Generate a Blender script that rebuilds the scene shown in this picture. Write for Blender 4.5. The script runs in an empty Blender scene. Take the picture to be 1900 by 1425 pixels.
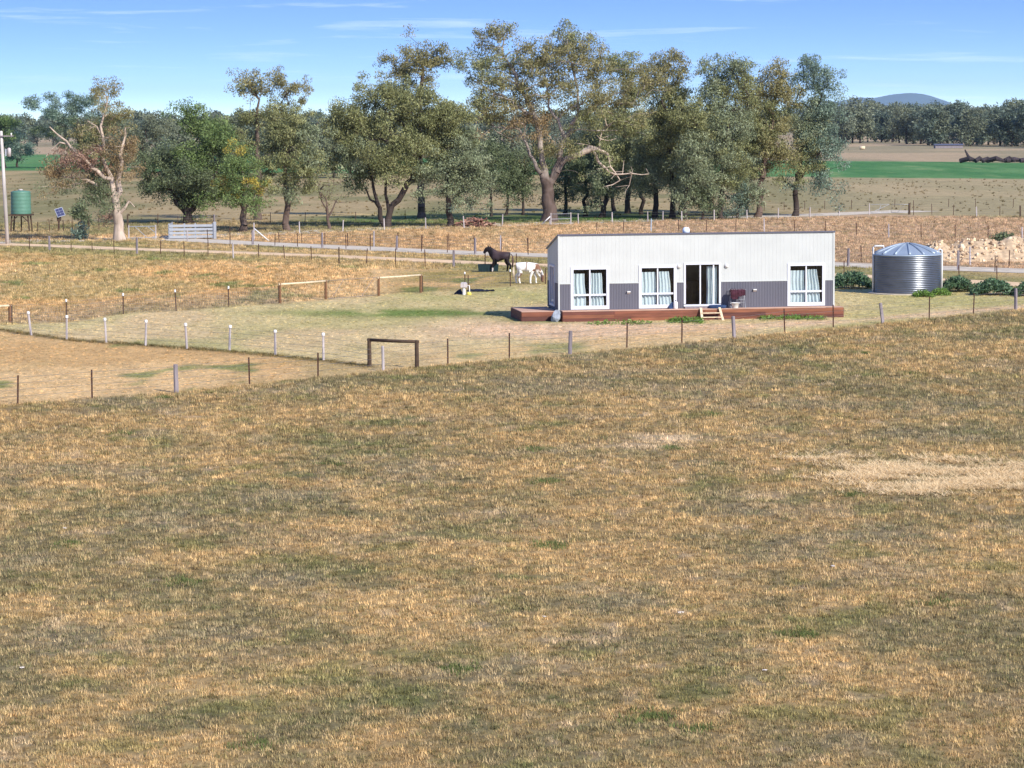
import bpy, math, random
import numpy as np
from mathutils import Vector, Matrix

random.seed(7)
rng = np.random.default_rng(7)
SC = bpy.context.scene
COL = SC.collection

# ------------------------------------------------------------------ camera
CAM_H, F, CX, CY = 10.3, 5200.0, 950.0, 712.5      # metres, then the photograph's pixels
PITCH = math.atan((CY - 228.0) / F)
ROLL = math.radians(0.4)
fw = np.array([0, math.cos(PITCH), -math.sin(PITCH)])
up0 = np.array([0, math.sin(PITCH), math.cos(PITCH)])
rt0 = np.array([1.0, 0, 0])
rt = math.cos(ROLL) * rt0 - math.sin(ROLL) * up0
up = math.sin(ROLL) * rt0 + math.cos(ROLL) * up0
cam = bpy.data.cameras.new('camera')
cam.sensor_fit = 'HORIZONTAL'; cam.sensor_width = 36.0
cam.lens = 36.0 * F / 1900.0
cam.clip_start = 1.0; cam.clip_end = 40000.0
camo = bpy.data.objects.new('camera', cam); COL.objects.link(camo)
camo.matrix_world = Matrix(((rt[0], up[0], -fw[0], 0), (rt[1], up[1], -fw[1], 0), (rt[2], up[2], -fw[2], CAM_H), (0, 0, 0, 1)))
SC.camera = camo

# ------------------------------------------------------------------ light
SUN_EL, SUN_AZ = math.radians(35.0), math.radians(38.0)     # azimuth: right of straight behind the camera
sdir = Vector((math.sin(SUN_AZ) * math.cos(SUN_EL), -math.cos(SUN_AZ) * math.cos(SUN_EL), math.sin(SUN_EL)))
sun = bpy.data.lights.new('sun', 'SUN'); sun.energy = 4.6; sun.angle = math.radians(0.53); sun.color = (1.0, 0.955, 0.89)
suno = bpy.data.objects.new('sun', sun); COL.objects.link(suno)
suno.rotation_euler = sdir.to_track_quat('Z', 'Y').to_euler(); suno.location = (60, -60, 80)

world = bpy.data.worlds.new('World'); SC.world = world; world.use_nodes = True
wn, wl = world.node_tree.nodes, world.node_tree.links
wn.clear()
def N(nodes, t, **kw):
    n = nodes.new(t)
    for k, v in kw.items(): setattr(n, k, v)
    return n
def mth(nodes, links, op, a, b=None, c=None, clamp=False):
    n = nodes.new('ShaderNodeMath'); n.operation = op; n.use_clamp = clamp
    for i, v in enumerate((a, b, c)):
        if v is None: continue
        if isinstance(v, (int, float)): n.inputs[i].default_value = v
        else: links.new(v, n.inputs[i])
    return n.outputs[0]
tc = N(wn, 'ShaderNodeTexCoord'); sp = N(wn, 'ShaderNodeSeparateXYZ'); wl.new(tc.outputs['Generated'], sp.inputs[0])
e = mth(wn, wl, 'MAXIMUM', sp.outputs['Z'], 0.0)
e = mth(wn, wl, 'SUBTRACT', 1.0, mth(wn, wl, 'POWER', mth(wn, wl, 'SUBTRACT', 1.0, e, clamp=True), 8.2))   # air thins quickly above this plain
e = mth(wn, wl, 'ADD', e, 0.03)
cb = N(wn, 'ShaderNodeCombineXYZ'); wl.new(sp.outputs['X'], cb.inputs[0]); wl.new(sp.outputs['Y'], cb.inputs[1]); wl.new(e, cb.inputs[2])
nm = N(wn, 'ShaderNodeVectorMath', operation='NORMALIZE'); wl.new(cb.outputs[0], nm.inputs[0])
sky = N(wn, 'ShaderNodeTexSky', sky_type='NISHITA'); sky.sun_disc = False
sky.sun_elevation = SUN_EL; sky.sun_rotation = math.atan2(sdir.x, sdir.y)
sky.air_density = 1.0; sky.dust_density = 0.25; sky.ozone_density = 2.5; sky.altitude = 150
wl.new(nm.outputs[0], sky.inputs[0])
hs = N(wn, 'ShaderNodeHueSaturation'); hs.inputs['Hue'].default_value = 0.515; hs.inputs['Saturation'].default_value = 1.22; hs.inputs['Value'].default_value = 1.34
wl.new(sky.outputs[0], hs.inputs['Color'])
# thin cirrus, streaked along the horizon
cm = N(wn, 'ShaderNodeCombineXYZ')
wl.new(mth(wn, wl, 'DIVIDE', sp.outputs['X'], mth(wn, wl, 'MAXIMUM', mth(wn, wl, 'ABSOLUTE', sp.outputs['Y']), 0.05)), cm.inputs[0])
wl.new(mth(wn, wl, 'POWER', mth(wn, wl, 'MAXIMUM', sp.outputs['Z'], 0.0), 0.75), cm.inputs[1])
mp = N(wn, 'ShaderNodeMapping'); mp.inputs['Scale'].default_value = (9.0, 95.0, 1.0); mp.inputs['Location'].default_value = (3.3, 0.35, 0.0); mp.inputs['Rotation'].default_value = (0, 0, -0.02)
wl.new(cm.outputs[0], mp.inputs[0])
cn = N(wn, 'ShaderNodeTexNoise'); cn.inputs['Scale'].default_value = 1.0; cn.inputs['Detail'].default_value = 7.0; cn.inputs['Roughness'].default_value = 0.62; cn.inputs['Distortion'].default_value = 0.5
wl.new(mp.outputs[0], cn.inputs['Vector'])
cr = N(wn, 'ShaderNodeMapRange'); cr.inputs[1].default_value = 0.55; cr.inputs[2].default_value = 0.86; cr.inputs[3].default_value = 0.0; cr.inputs[4].default_value = 0.55
wl.new(cn.outputs['Fac'], cr.inputs[0])
mx = N(wn, 'ShaderNodeMix', data_type='RGBA'); mx.inputs[7].default_value = (8.6, 9.1, 9.6, 1)
wl.new(cr.outputs[0], mx.inputs[0]); wl.new(hs.outputs[0], mx.inputs[6])
bg = N(wn, 'ShaderNodeBackground'); bg.inputs[1].default_value = 0.145
wl.new(mx.outputs[2], bg.inputs[0])
wo = N(wn, 'ShaderNodeOutputWorld'); wl.new(bg.outputs[0], wo.inputs[0])

vs = SC.view_settings; vs.view_transform = 'Standard'; vs.look = 'None'; vs.exposure = 0.40; vs.gamma = 1.0; vs.use_curve_mapping = False
SC.render.engine = 'CYCLES'
SC.cycles.max_bounces = 6; SC.cycles.diffuse_bounces = 2; SC.cycles.glossy_bounces = 3; SC.cycles.transparent_max_bounces = 12
SC.cycles.use_denoising = True; SC.cycles.denoiser = 'OPENIMAGEDENOISE'; SC.cycles.denoising_input_passes = 'RGB_ALBEDO_NORMAL'; SC.cycles.denoising_prefilter = 'ACCURATE'

# ------------------------------------------------------------------ pixel <-> place
def ray(px, py):
    return fw + rt * ((px - CX) / F) + up * ((CY - py) / F)
def G(px, py, z=0.0):
    d = ray(px, py); t = (z - CAM_H) / d[2]
    return np.array([d[0] * t, d[1] * t, z])
def AT(px, py, D):
    d = ray(px, py); t = D / d[1]
    return np.array([d[0] * t, D, CAM_H + d[2] * t])
def project(x, y, z=0.0):
    v = np.stack([x, y, z - CAM_H + 0 * x], -1)
    dz = v @ fw
    return CX + F * (v @ rt) / dz, CY - F * (v @ up) / dz
def S(c):                                          # sRGB 0-255 to linear
    c = np.array(c, float) / 255.0
    return np.where(c <= 0.04045, c / 12.92, ((c + 0.055) / 1.055) ** 2.4)

# ------------------------------------------------------------------ noise
def vnoise(x, y, seed=0):
    xi, yi = np.floor(x).astype(np.int64), np.floor(y).astype(np.int64)
    fx, fy = x - xi, y - yi
    fx, fy = fx * fx * (3 - 2 * fx), fy * fy * (3 - 2 * fy)
    def h(a, b):
        n = (a * 374761393 + b * 668265263 + seed * 1442695041) & 0xFFFFFFFF
        n = ((n ^ (n >> 13)) * 1274126177) & 0xFFFFFFFF
        return ((n ^ (n >> 16)) & 0xFFFF) / 65535.0
    a, b, c, d = h(xi, yi), h(xi + 1, yi), h(xi, yi + 1), h(xi + 1, yi + 1)
    return (a * (1 - fx) + b * fx) * (1 - fy) + (c * (1 - fx) + d * fx) * fy
def fbm(x, y, seed=0, oct=4, gain=0.5):
    s, a, t = 0, 1.0, 0
    for k in range(oct):
        s = s + a * vnoise(x * 2 ** k + 17.3 * k, y * 2 ** k - 9.1 * k, seed + k); t += a; a *= gain
    return s / t
def sm(a, b, x):
    t = np.clip((x - a) / (b - a), 0, 1); return t * t * (3 - 2 * t)

# ------------------------------------------------------------------ mesh and object helpers
class MB:
    def __init__(s): s.v = []; s.f = []
    def add(s, vs, fs):
        o = len(s.v); s.v += [tuple(map(float, p)) for p in vs]; s.f += [tuple(i + o for i in f) for f in fs]; return s
    def box(s, x0, x1, y0, y1, z0, z1):
        return s.add([(x0, y0, z0), (x1, y0, z0), (x1, y1, z0), (x0, y1, z0), (x0, y0, z1), (x1, y0, z1), (x1, y1, z1), (x0, y1, z1)],
                     [(0, 3, 2, 1), (4, 5, 6, 7), (0, 1, 5, 4), (1, 2, 6, 5), (2, 3, 7, 6), (3, 0, 4, 7)])
    def bar(s, p, q, w, h=None, upv=(0, 0, 1)):
        h = h or w; p, q = np.array(p, float), np.array(q, float); d = q - p; d /= np.linalg.norm(d)
        u = np.array(upv, float)
        if abs(d @ u) > 0.95: u = np.array([0, 1.0, 0])
        a = np.cross(d, u); a /= np.linalg.norm(a); b = np.cross(a, d)
        c = [(-1, -1), (1, -1), (1, 1), (-1, 1)]
        return s.add([e + a * i * w / 2 + b * j * h / 2 for e in (p, q) for i, j in c],
                     [(3, 2, 1, 0), (4, 5, 6, 7), (0, 1, 5, 4), (1, 2, 6, 5), (2, 3, 7, 6), (3, 0, 4, 7)])
    def tube(s, pts, rs, n=6, cap=True):
        pts = [np.array(p, float) for p in pts]
        if isinstance(rs, (int, float)): rs = [rs] * len(pts)
        vs, fs = [], []
        for i, p in enumerate(pts):
            d = pts[min(i + 1, len(pts) - 1)] - pts[max(i - 1, 0)]; d /= max(np.linalg.norm(d), 1e-9)
            u = np.array([0, 0, 1.0]) if abs(d[2]) < 0.9 else np.array([1.0, 0, 0])
            a = np.cross(d, u); a /= np.linalg.norm(a); b = np.cross(d, a)
            for k in range(n):
                t = 2 * math.pi * k / n; vs.append(p + rs[i] * (a * math.cos(t) + b * math.sin(t)))
        for i in range(len(pts) - 1):
            for k in range(n):
                k2 = (k + 1) % n; fs.append((i * n + k, i * n + k2, (i + 1) * n + k2, (i + 1) * n + k))
        if cap: fs += [tuple(range(n))[::-1], tuple(range((len(pts) - 1) * n, len(pts) * n))]
        return s.add(vs, fs)
    def lathe(s, prof, n=32, c=(0, 0)):
        vs, fs = [], []
        for r, z in prof:
            for k in range(n):
                t = 2 * math.pi * k / n; vs.append((c[0] + r * math.cos(t), c[1] + r * math.sin(t), z))
        for i in range(len(prof) - 1):
            for k in range(n):
                k2 = (k + 1) % n; fs.append((i * n + k, i * n + k2, (i + 1) * n + k2, (i + 1) * n + k))
        return s.add(vs, fs)
    def mesh(s, name, mat, smooth=False):
        m = bpy.data.meshes.new(name); m.from_pydata(s.v, [], s.f); m.update()
        if mat: m.materials.append(mat)
        if smooth: m.polygons.foreach_set('use_smooth', [True] * len(m.polygons))
        return m
    def build(s, name, mat, parent=None, loc=(0, 0, 0), smooth=False):
        return obj(name, s.mesh(name, mat, smooth), parent, loc)
def obj(name, mesh, parent=None, loc=(0, 0, 0), rot=(0, 0, 0), scale=None):
    o = bpy.data.objects.new(name, mesh); COL.objects.link(o); o.parent = parent; o.location = tuple(map(float, loc)); o.rotation_euler = rot
    if scale is not None: o.scale = scale
    return o
def tag(o, label=None, cat=None, group=None, kind=None):
    if label: o['label'] = label
    if cat: o['category'] = cat
    if group: o['group'] = group
    if kind: o['kind'] = kind
    return o
def thing(name, label, cat, loc=(0, 0, 0), rz=0.0, group=None):
    o = obj(name, None, None, loc, (0, 0, rz)); return tag(o, label, cat, group)
def np_mesh(name, verts, quads, mat, attrs=None, smooth=False, n=4):
    m = bpy.data.meshes.new(name); nv, nf = len(verts), len(quads)
    m.vertices.add(nv); m.vertices.foreach_set('co', np.asarray(verts, np.float32).ravel())
    m.loops.add(nf * n); m.loops.foreach_set('vertex_index', np.asarray(quads, np.int32).ravel())
    m.polygons.add(nf); m.polygons.foreach_set('loop_start', np.arange(0, nf * n, n, dtype=np.int32))
    m.polygons.foreach_set('loop_total', np.full(nf, n, np.int32))
    if smooth: m.polygons.foreach_set('use_smooth', np.ones(nf, bool))
    m.update(calc_edges=True)
    for k, a in (attrs or {}).items():
        at = m.attributes.new(k, 'FLOAT_COLOR', 'POINT')
        c = np.ones((nv, 4), np.float32); c[:, :3] = a; at.data.foreach_set('color', c.ravel())
    if mat: m.materials.append(mat)
    return m

# ------------------------------------------------------------------ materials
def material(name, col, rough=0.7, var=0.15, scale=6.0, bump=0.0, bscale=None, metal=0.0, stretch=(1, 1, 1), col2=None, spec=0.3, coord='Object'):
    m = bpy.data.materials.new(name); m.use_nodes = True
    n, l = m.node_tree.nodes, m.node_tree.links; p = n['Principled BSDF']
    p.inputs['Roughness'].default_value = rough; p.inputs['Metallic'].default_value = metal; p.inputs['Specular IOR Level'].default_value = spec
    t = N(n, 'ShaderNodeTexCoord'); mp = N(n, 'ShaderNodeMapping'); mp.inputs['Scale'].default_value = stretch
    l.new(t.outputs[coord], mp.inputs[0])
    ns = N(n, 'ShaderNodeTexNoise'); ns.inputs['Scale'].default_value = scale; ns.inputs['Detail'].default_value = 5.0
    l.new(mp.outputs[0], ns.inputs['Vector'])
    c = np.array(col, float)
    a = c * (1 - var); b = np.minimum(c * (1 + var), 0.95) if col2 is None else np.array(col2, float)
    r = N(n, 'ShaderNodeMix', data_type='RGBA')
    mr = N(n, 'ShaderNodeMapRange'); mr.inputs[1].default_value = 0.3; mr.inputs[2].default_value = 0.7
    l.new(ns.outputs['Fac'], mr.inputs[0]); l.new(mr.outputs[0], r.inputs[0])
    r.inputs[6].default_value = (*a, 1); r.inputs[7].default_value = (*b, 1)
    l.new(r.outputs[2], p.inputs['Base Color'])
    if bump:
        n2 = N(n, 'ShaderNodeTexNoise'); n2.inputs['Scale'].default_value = bscale or scale * 4; n2.inputs['Detail'].default_value = 4
        l.new(mp.outputs[0], n2.inputs['Vector'])
        bp = N(n, 'ShaderNodeBump'); bp.inputs['Strength'].default_value = bump; bp.inputs['Distance'].default_value = 0.02
        l.new(n2.outputs['Fac'], bp.inputs['Height']); l.new(bp.outputs[0], p.inputs['Normal'])
    return m
M = {}
M['wood_post'] = material('weathered_post', S((136, 126, 126)), 0.9, 0.35, 8, 0.5, stretch=(1, 1, 0.15))
M['white_post'] = material('pale_post', S((182, 172, 168)), 0.85, 0.22, 8, 0.3, stretch=(1, 1, 0.2))
M['dark_wood'] = material('dark_timber', S((82, 66, 52)), 0.9, 0.3, 6, 0.4)
M['pale_rail'] = material('pale_rail', S((215, 195, 160)), 0.85, 0.2, 6, 0.3)
M['steel_post'] = material('rusty_picket', S((78, 52, 42)), 0.8, 0.3, 20, 0.2)
M['brown_post'] = material('treated_pine', S((120, 88, 62)), 0.85, 0.25, 8, 0.3)
M['wire'] = material('fence_wire', S((150, 145, 138)), 0.5, 0.1, 3, metal=0.6)
M['cap'] = material('white_cap', S((222, 220, 214)), 0.5, 0.05, 5)
M['white_paint'] = material('white_paint', S((158, 162, 166)), 0.45, 0.05, 4)
M['blue_steel'] = material('pale_blue_post', S((170, 190, 205)), 0.5, 0.1, 4)
M['galv'] = material('galvanised_pipe', S((190, 192, 195)), 0.45, 0.1, 6, metal=0.5)

def foliage_material():
    m = bpy.data.materials.new('foliage'); m.use_nodes = True
    n, l = m.node_tree.nodes, m.node_tree.links; n.clear()
    a = N(n, 'ShaderNodeAttribute', attribute_name='col')
    d = N(n, 'ShaderNodeBsdfPrincipled'); d.inputs['Roughness'].default_value = 0.55; d.inputs['Specular IOR Level'].default_value = 0.3
    t = N(n, 'ShaderNodeBsdfTranslucent'); x = N(n, 'ShaderNodeMixShader'); x.inputs[0].default_value = 0.28
    o = N(n, 'ShaderNodeOutputMaterial')
    l.new(a.outputs['Color'], d.inputs['Base Color']); l.new(a.outputs['Color'], t.inputs['Color'])
    l.new(d.outputs[0], x.inputs[1]); l.new(t.outputs[0], x.inputs[2]); l.new(x.outputs[0], o.inputs[0])
    return m
M['foliage'] = foliage_material()

# ------------------------------------------------------------------ ground
def ln(pts):
    xs = [p[0] for p in pts]; ys = [p[1] for p in pts]
    s0 = (ys[1] - ys[0]) / (xs[1] - xs[0]); s1 = (ys[-1] - ys[-2]) / (xs[-1] - xs[-2])
    xs = [xs[0] - 20000] + xs + [xs[-1] + 20000]; ys = [ys[0] - 20000 * s0] + ys + [ys[-1] + 20000 * s1]
    return lambda x: np.interp(x, xs, ys)
L_FRONT = ln([(33, 750), (327, 728), (590, 700), (831, 676), (1058, 657), (1362, 628), (1638, 600), (1885, 575)])
L_F2 = ln([(0, 612), (124, 630), (270, 641), (426, 652), (600, 669), (686, 680)])
L_F3 = ln([(0, 604), (124, 598), (229, 583), (424, 570), (603, 555), (780, 542), (950, 531), (1050, 525), (1600, 500), (1900, 495)])
L_F4 = ln([(0, 462), (254, 471), (433, 480), (628, 489), (842, 496), (958, 502), (1566, 516), (1780, 527), (1900, 531)])
L_ROAD = ln([(0, 449), (300, 442), (420, 450), (736, 464), (882, 470), (980, 474), (1574, 491), (1778, 499), (1900, 503)])
L_F7 = ln([(0, 437), (300, 436), (471, 436), (636, 429), (790, 424), (932, 417), (1136, 413), (1386, 406), (1613, 397), (1893, 405)])

def ground_col(x, y):
    px, py = project(x, np.maximum(y, 8.0))
    py = np.where(y < 8, 6000, py)
    w1 = fbm(x / 9, y / 16, 3, 4) ; w2 = fbm(x / 2.6, y / 5.0, 11, 4); w3 = fbm(x / 0.9, y / 1.6, 23, 3); w4 = fbm(x / 24, y / 50, 31, 3)
    q = fbm(x / 5.5, y / 11, 41, 4)
    D3 = lambda c: S(c)[None, :]
    mixc = lambda a, b, t: a * (1 - t[:, None]) + b * t[:, None]
    # front paddock: dry tan over olive, greyer worn patches
    n1 = fbm(x / 6.5, y / 7, 5, 4); n2 = fbm(x / 1.9, y / 2.3, 13, 4); n3 = fbm(x / 0.6, y / 0.75, 29, 3)
    g = sm(0.36, 0.62, 0.34 * n1 + 0.40 * n2 + 0.26 * n3 + 0.16 * (w4 - 0.5))
    tan = mixc(D3((206, 172, 118)), D3((192, 160, 109)), sm(0.3, 0.7, q))
    olive = mixc(D3((152, 137, 97)), D3((131, 126, 88)), sm(0.35, 0.7, n2))
    near = mixc(olive, tan, g)
    near = mixc(near, D3((162, 148, 120)), 0.4 * sm(0.54, 0.70, fbm(x / 3, y / 3.5, 57, 4)))
    near = mixc(near, D3((206, 180, 144)), 0.6 * sm(0.72, 0.82, fbm(x / 0.7, y / 1.5, 59, 3)))
    near = mixc(near, D3((124, 128, 74)), 0.5 * sm(0.60, 0.76, fbm(x / 1.6, y / 2.0, 71, 4)))
    near = mixc(near, D3((232, 206, 168)), 0.95 * np.clip(np.exp(-(((px - 1240) / 62) ** 2 + ((py - 812) / 8) ** 2)) + .7 * np.exp(-(((px - 1185) / 90) ** 2 + ((py - 829) / 6) ** 2)), 0, 1) * sm(.25, .5, w3))
    stw = np.exp(-(((px - 1800) / 150) ** 2 + ((py - 886) / 26) ** 2)) + .8 * np.exp(-(((px - 1640) / 75) ** 2 + ((py - 880) / 11) ** 2)) + .7 * np.exp(-(((px - 1530) / 55) ** 2 + ((py - 849) / 6) ** 2))
    near = mixc(near, D3((236, 206, 160)), 0.55 * np.clip(stw, 0, 1) ** 1.3 * sm(.38, .60, fbm(x / 2.2, y / 1.1, 333, 4)))
    c = near
    # behind the front fence
    jit = (w2 - 0.5) * 8
    orange = mixc(D3((220, 184, 130)), D3((207, 168, 113)), sm(0.3, 0.7, w1)); orange = mixc(orange, D3((176, 156, 106)), 0.7 * sm(0.54, 0.72, fbm(x / 7, y / 22, 83, 4)))
    orange = mixc(orange, D3((114, 128, 72)), 0.8 * sm(0.68, 0.76, fbm(x / 3, y / 7, 87, 4)))
    lawn = mixc(D3((206, 186, 132)), D3((186, 174, 114)), sm(0.35, 0.65, w1)); lawn = mixc(lawn, D3((218, 188, 142)), 0.7 * sm(0.42, 0.66, fbm(x / 6, y / 15, 91, 4)))
    lawn = mixc(lawn, D3((152, 154, 94)), 0.5 * sm(0.58, 0.75, fbm(x / 8, y / 14, 97, 4)))
    bare = mixc(D3((230, 198, 160)), D3((214, 178, 138)), w2)
    mid = sm(3, -3, py - L_FRONT(px) + jit * 0.5)
    c = mixc(c, orange, mid)
    in_lawn = sm(3, -2, py - np.where(px < 690, L_F2(px), L_FRONT(px) - 2) ) * mid
    c = mixc(c, lawn, in_lawn)
    # worn bare ground before the house and the wheel track beside it
    b1 = 1.2 * np.exp(-(((px - 1060) / 300) ** 2 + ((py - 614) / 20) ** 2) * 1.1) * sm(0.2, 0.55, w2 + 0.15)
    trk = ln([(900, 612), (1200, 612), (1380, 606), (1560, 597), (1720, 584), (1900, 569)])
    b2 = np.exp(-((py - trk(px)) / 6.5) ** 2) * sm(860, 1000, px) * (0.6 + 0.5 * w2)
    b3 = np.exp(-((py - L_FRONT(px) + 13) / 14) ** 2) * sm(640, 760, px) * sm(1500, 1250, px) * 0.75
    c = mixc(c, bare, np.clip(b1 + b2, 0, 1) * mid); c = mixc(c, orange, np.clip(b3, 0, 1) * mid)
    c = mixc(c, D3((96, 124, 52)), np.clip(np.exp(-(((px - 770) / 200) ** 2 + ((py - 581) / 7) ** 2)) * 1.1, 0, 0.85) * sm(0.3, 0.55, w2) * mid)
    c = mixc(c, D3((92, 118, 52)), np.clip(np.exp(-(((px - 1010) / 75) ** 2 + ((py - 592) / 7) ** 2)) * 1.2, 0, 0.85) * mid)
    # strip of uncut grass at the foot of the yard fence
    c = mixc(c, D3((104, 88, 50)), np.clip(np.exp(-((py - L_F2(px)) / 3.0) ** 2) * sm(720, 680, px), 0, 0.9) * mid)
    # left paddock behind the yard
    pad = sm(4, -4, py - L_F3(px) + jit)
    c = mixc(c, mixc(orange, D3((168, 146, 112)), 0.6 * sm(-42, -4, py - L_F3(px)) * sm(640, 520, px)), pad)
    c = mixc(c, D3((128, 128, 66)), 0.6 * pad * sm(680, 800, px) * sm(494, 508, py) * sm(0.3, 0.6, w2))
    rgt = sm(1540, 1560, px)
    c = mixc(c, lawn, rgt * mid * sm(535, 545, py) * (1 - np.clip(b2, 0, 1)))
    # verge between the tracks
    verge = sm(3, -3, py - L_F4(px) - 5 + jit * 0.3)
    vcol = mixc(D3((192, 164, 114)), D3((158, 146, 96)), sm(0.4, 0.6, w1))
    c = mixc(c, vcol, verge)
    beyond = sm(2, -2, py - L_ROAD(px))
    tan2 = mixc(D3((214, 178, 130)), D3((198, 162, 116)), sm(0.35, 0.65, w1)); tan2 = mixc(tan2, D3((176, 152, 112)), 0.6 * sm(0.5, 0.7, fbm(x / 9, y / 30, 101, 4)))
    tan2 = mixc(tan2, D3((190, 160, 128)), sm(900, 1300, px) * 0.8)
    c = mixc(c, tan2, beyond)
    # beyond the tree-lined road
    far = sm(1.5, -1.5, py - L_F7(px) + (w2 - 0.5) * 3)
    fcol = mixc(D3((176, 154, 112)), D3((140, 132, 90)), sm(0.36, 0.62, fbm(x / 10, y / 30, 107, 5)))
    fcol = mixc(fcol, D3((184, 165, 126)), sm(1350, 1650, px) * 0.6)
    fcol = mixc(fcol, D3((84, 116, 58)), np.clip(0.9 * np.exp(-((py - (407 - (px - 800) * 0.006)) / 12) ** 2) * sm(520, 700, px) * sm(1330, 1180, px) * sm(0.2, 0.5, w1), 0, 1))
    fcol = mixc(fcol, D3((216, 186, 128)), 0.7 * np.exp(-((py - 398) / 2.2) ** 2) * sm(430, 480, px) * sm(760, 660, px))
    c = mixc(c, fcol, far)
    g1 = sm(331.5, 329.5, py - 3 * (px - 1720) / 360 + (w4 - 0.5) * 2) * sm(299.5, 301, py - 3 * (px - 1720) / 360 + (w4 - 0.5) * 1.2)
    grn = mixc(D3((78, 126, 72)), D3((102, 142, 86)), sm(0.3, 0.7, fbm(x / 5, y / 40, 119, 5))); grn = mixc(grn, D3((146, 158, 104)), .6 * sm(.66, .78, fbm(x / 3, y / 18, 121, 4)))
    c = mixc(c, D3((184, 160, 126)), sm(302, 299, py - 3 * (px - 1720) / 360))
    c = mixc(c, D3((150, 140, 108)), 0.8 * sm(0.5, 0.6, fbm(x / 60, y / 120, 113, 3)) * sm(302, 299, py))
    c = mixc(c, grn, g1 * sm(20, 60, px + 200))
    return c
def ground_z(x, y):
    a = sm(125, 100, y) * sm(5, 30, y)
    return a * (0.10 * (fbm(x / 5, y / 9, 201, 3) - 0.55) + 0.05 * (fbm(x / 1.6, y / 2.2, 207, 2) - 0.5)) 

def axis(segs):
    out = [segs[0][0]]
    for a, b, st in segs: out += list(np.linspace(a, b, max(2, int(round((b - a) / st)) + 1))[1:])
    return np.array(out)
gx = axis([(-9000, -1500, 1500), (-1500, -400, 150), (-400, -110, 14), (-110, -34, 1.6), (-34, 34, 0.34), (34, 110, 1.6), (110, 400, 14), (400, 1500, 150), (1500, 9000, 1500)])
gy = axis([(-400, -40, 60), (-40, 34, 6), (34, 70, 0.34), (70, 170, 0.55), (170, 320, 1.1), (320, 900, 3.5), (900, 2000, 25), (2000, 34000, 2000)])
X, Y = np.meshgrid(gx, gy); xf, yf = X.ravel(), Y.ravel()
gv = np.stack([xf, yf, ground_z(xf, yf)], -1)
nx, ny = len(gx), len(gy)
i0 = (np.arange(ny - 1)[:, None] * nx + np.arange(nx - 1)[None, :]).ravel()
gq = np.stack([i0, i0 + 1, i0 + nx + 1, i0 + nx], -1)

def ground_material():
    m = bpy.data.materials.new('pasture'); m.use_nodes = True
    n, l = m.node_tree.nodes, m.node_tree.links; p = n['Principled BSDF']
    p.inputs['Roughness'].default_value = 0.95; p.inputs['Specular IOR Level'].default_value = 0.08
    a = N(n, 'ShaderNodeAttribute', attribute_name='col'); ge = N(n, 'ShaderNodeNewGeometry')
    mp = N(n, 'ShaderNodeMapping'); mp.inputs['Scale'].default_value = (1, 0.45, 1); l.new(ge.outputs['Position'], mp.inputs[0])
    def noise(sc, det):
        t = N(n, 'ShaderNodeTexNoise'); t.inputs['Scale'].default_value = sc; t.inputs['Detail'].default_value = det; t.inputs['Roughness'].default_value = 0.65; l.new(mp.outputs[0], t.inputs['Vector']); return t
    f1, f2, f3 = noise(9.0, 4), noise(2.2, 4), noise(0.5, 5)
    s = mth(n, l, 'ADD', mth(n, l, 'MULTIPLY', f1.outputs['Fac'], 0.95), mth(n, l, 'MULTIPLY', f2.outputs['Fac'], 0.75))
    s = mth(n, l, 'ADD', s, mth(n, l, 'MULTIPLY', f3.outputs['Fac'], 0.7))
    v = mth(n, l, 'ADD', mth(n, l, 'MULTIPLY', mth(n, l, 'SUBTRACT', s, 1.2), 1.15), 0.86)
    v = mth(n, l, 'MINIMUM', mth(n, l, 'MAXIMUM', v, 0.4), 1.35)
    sc = N(n, 'ShaderNodeVectorMath', operation='SCALE'); l.new(a.outputs['Color'], sc.inputs[0]); l.new(v, sc.inputs['Scale'])
    l.new(sc.outputs[0], p.inputs['Base Color'])
    b = N(n, 'ShaderNodeBump'); b.inputs['Strength'].default_value = 0.7; b.inputs['Distance'].default_value = 0.06
    l.new(s, b.inputs['Height']); l.new(b.outputs[0], p.inputs['Normal'])
    return m
M['pasture'] = ground_material()
gcol_ = ground_col(xf, yf); _px, _py = project(xf, np.maximum(yf, 8.0)); gcol_ *= (1 - .34 * sm(-6, 6, np.where(yf < 8, 999, _py - L_FRONT(_px))))[:, None]     # soil and thatch under the paddock grass, plus painted shade between the tufts
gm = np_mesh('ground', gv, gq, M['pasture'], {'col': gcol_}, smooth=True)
tag(obj('ground', gm), kind='structure')

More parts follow.
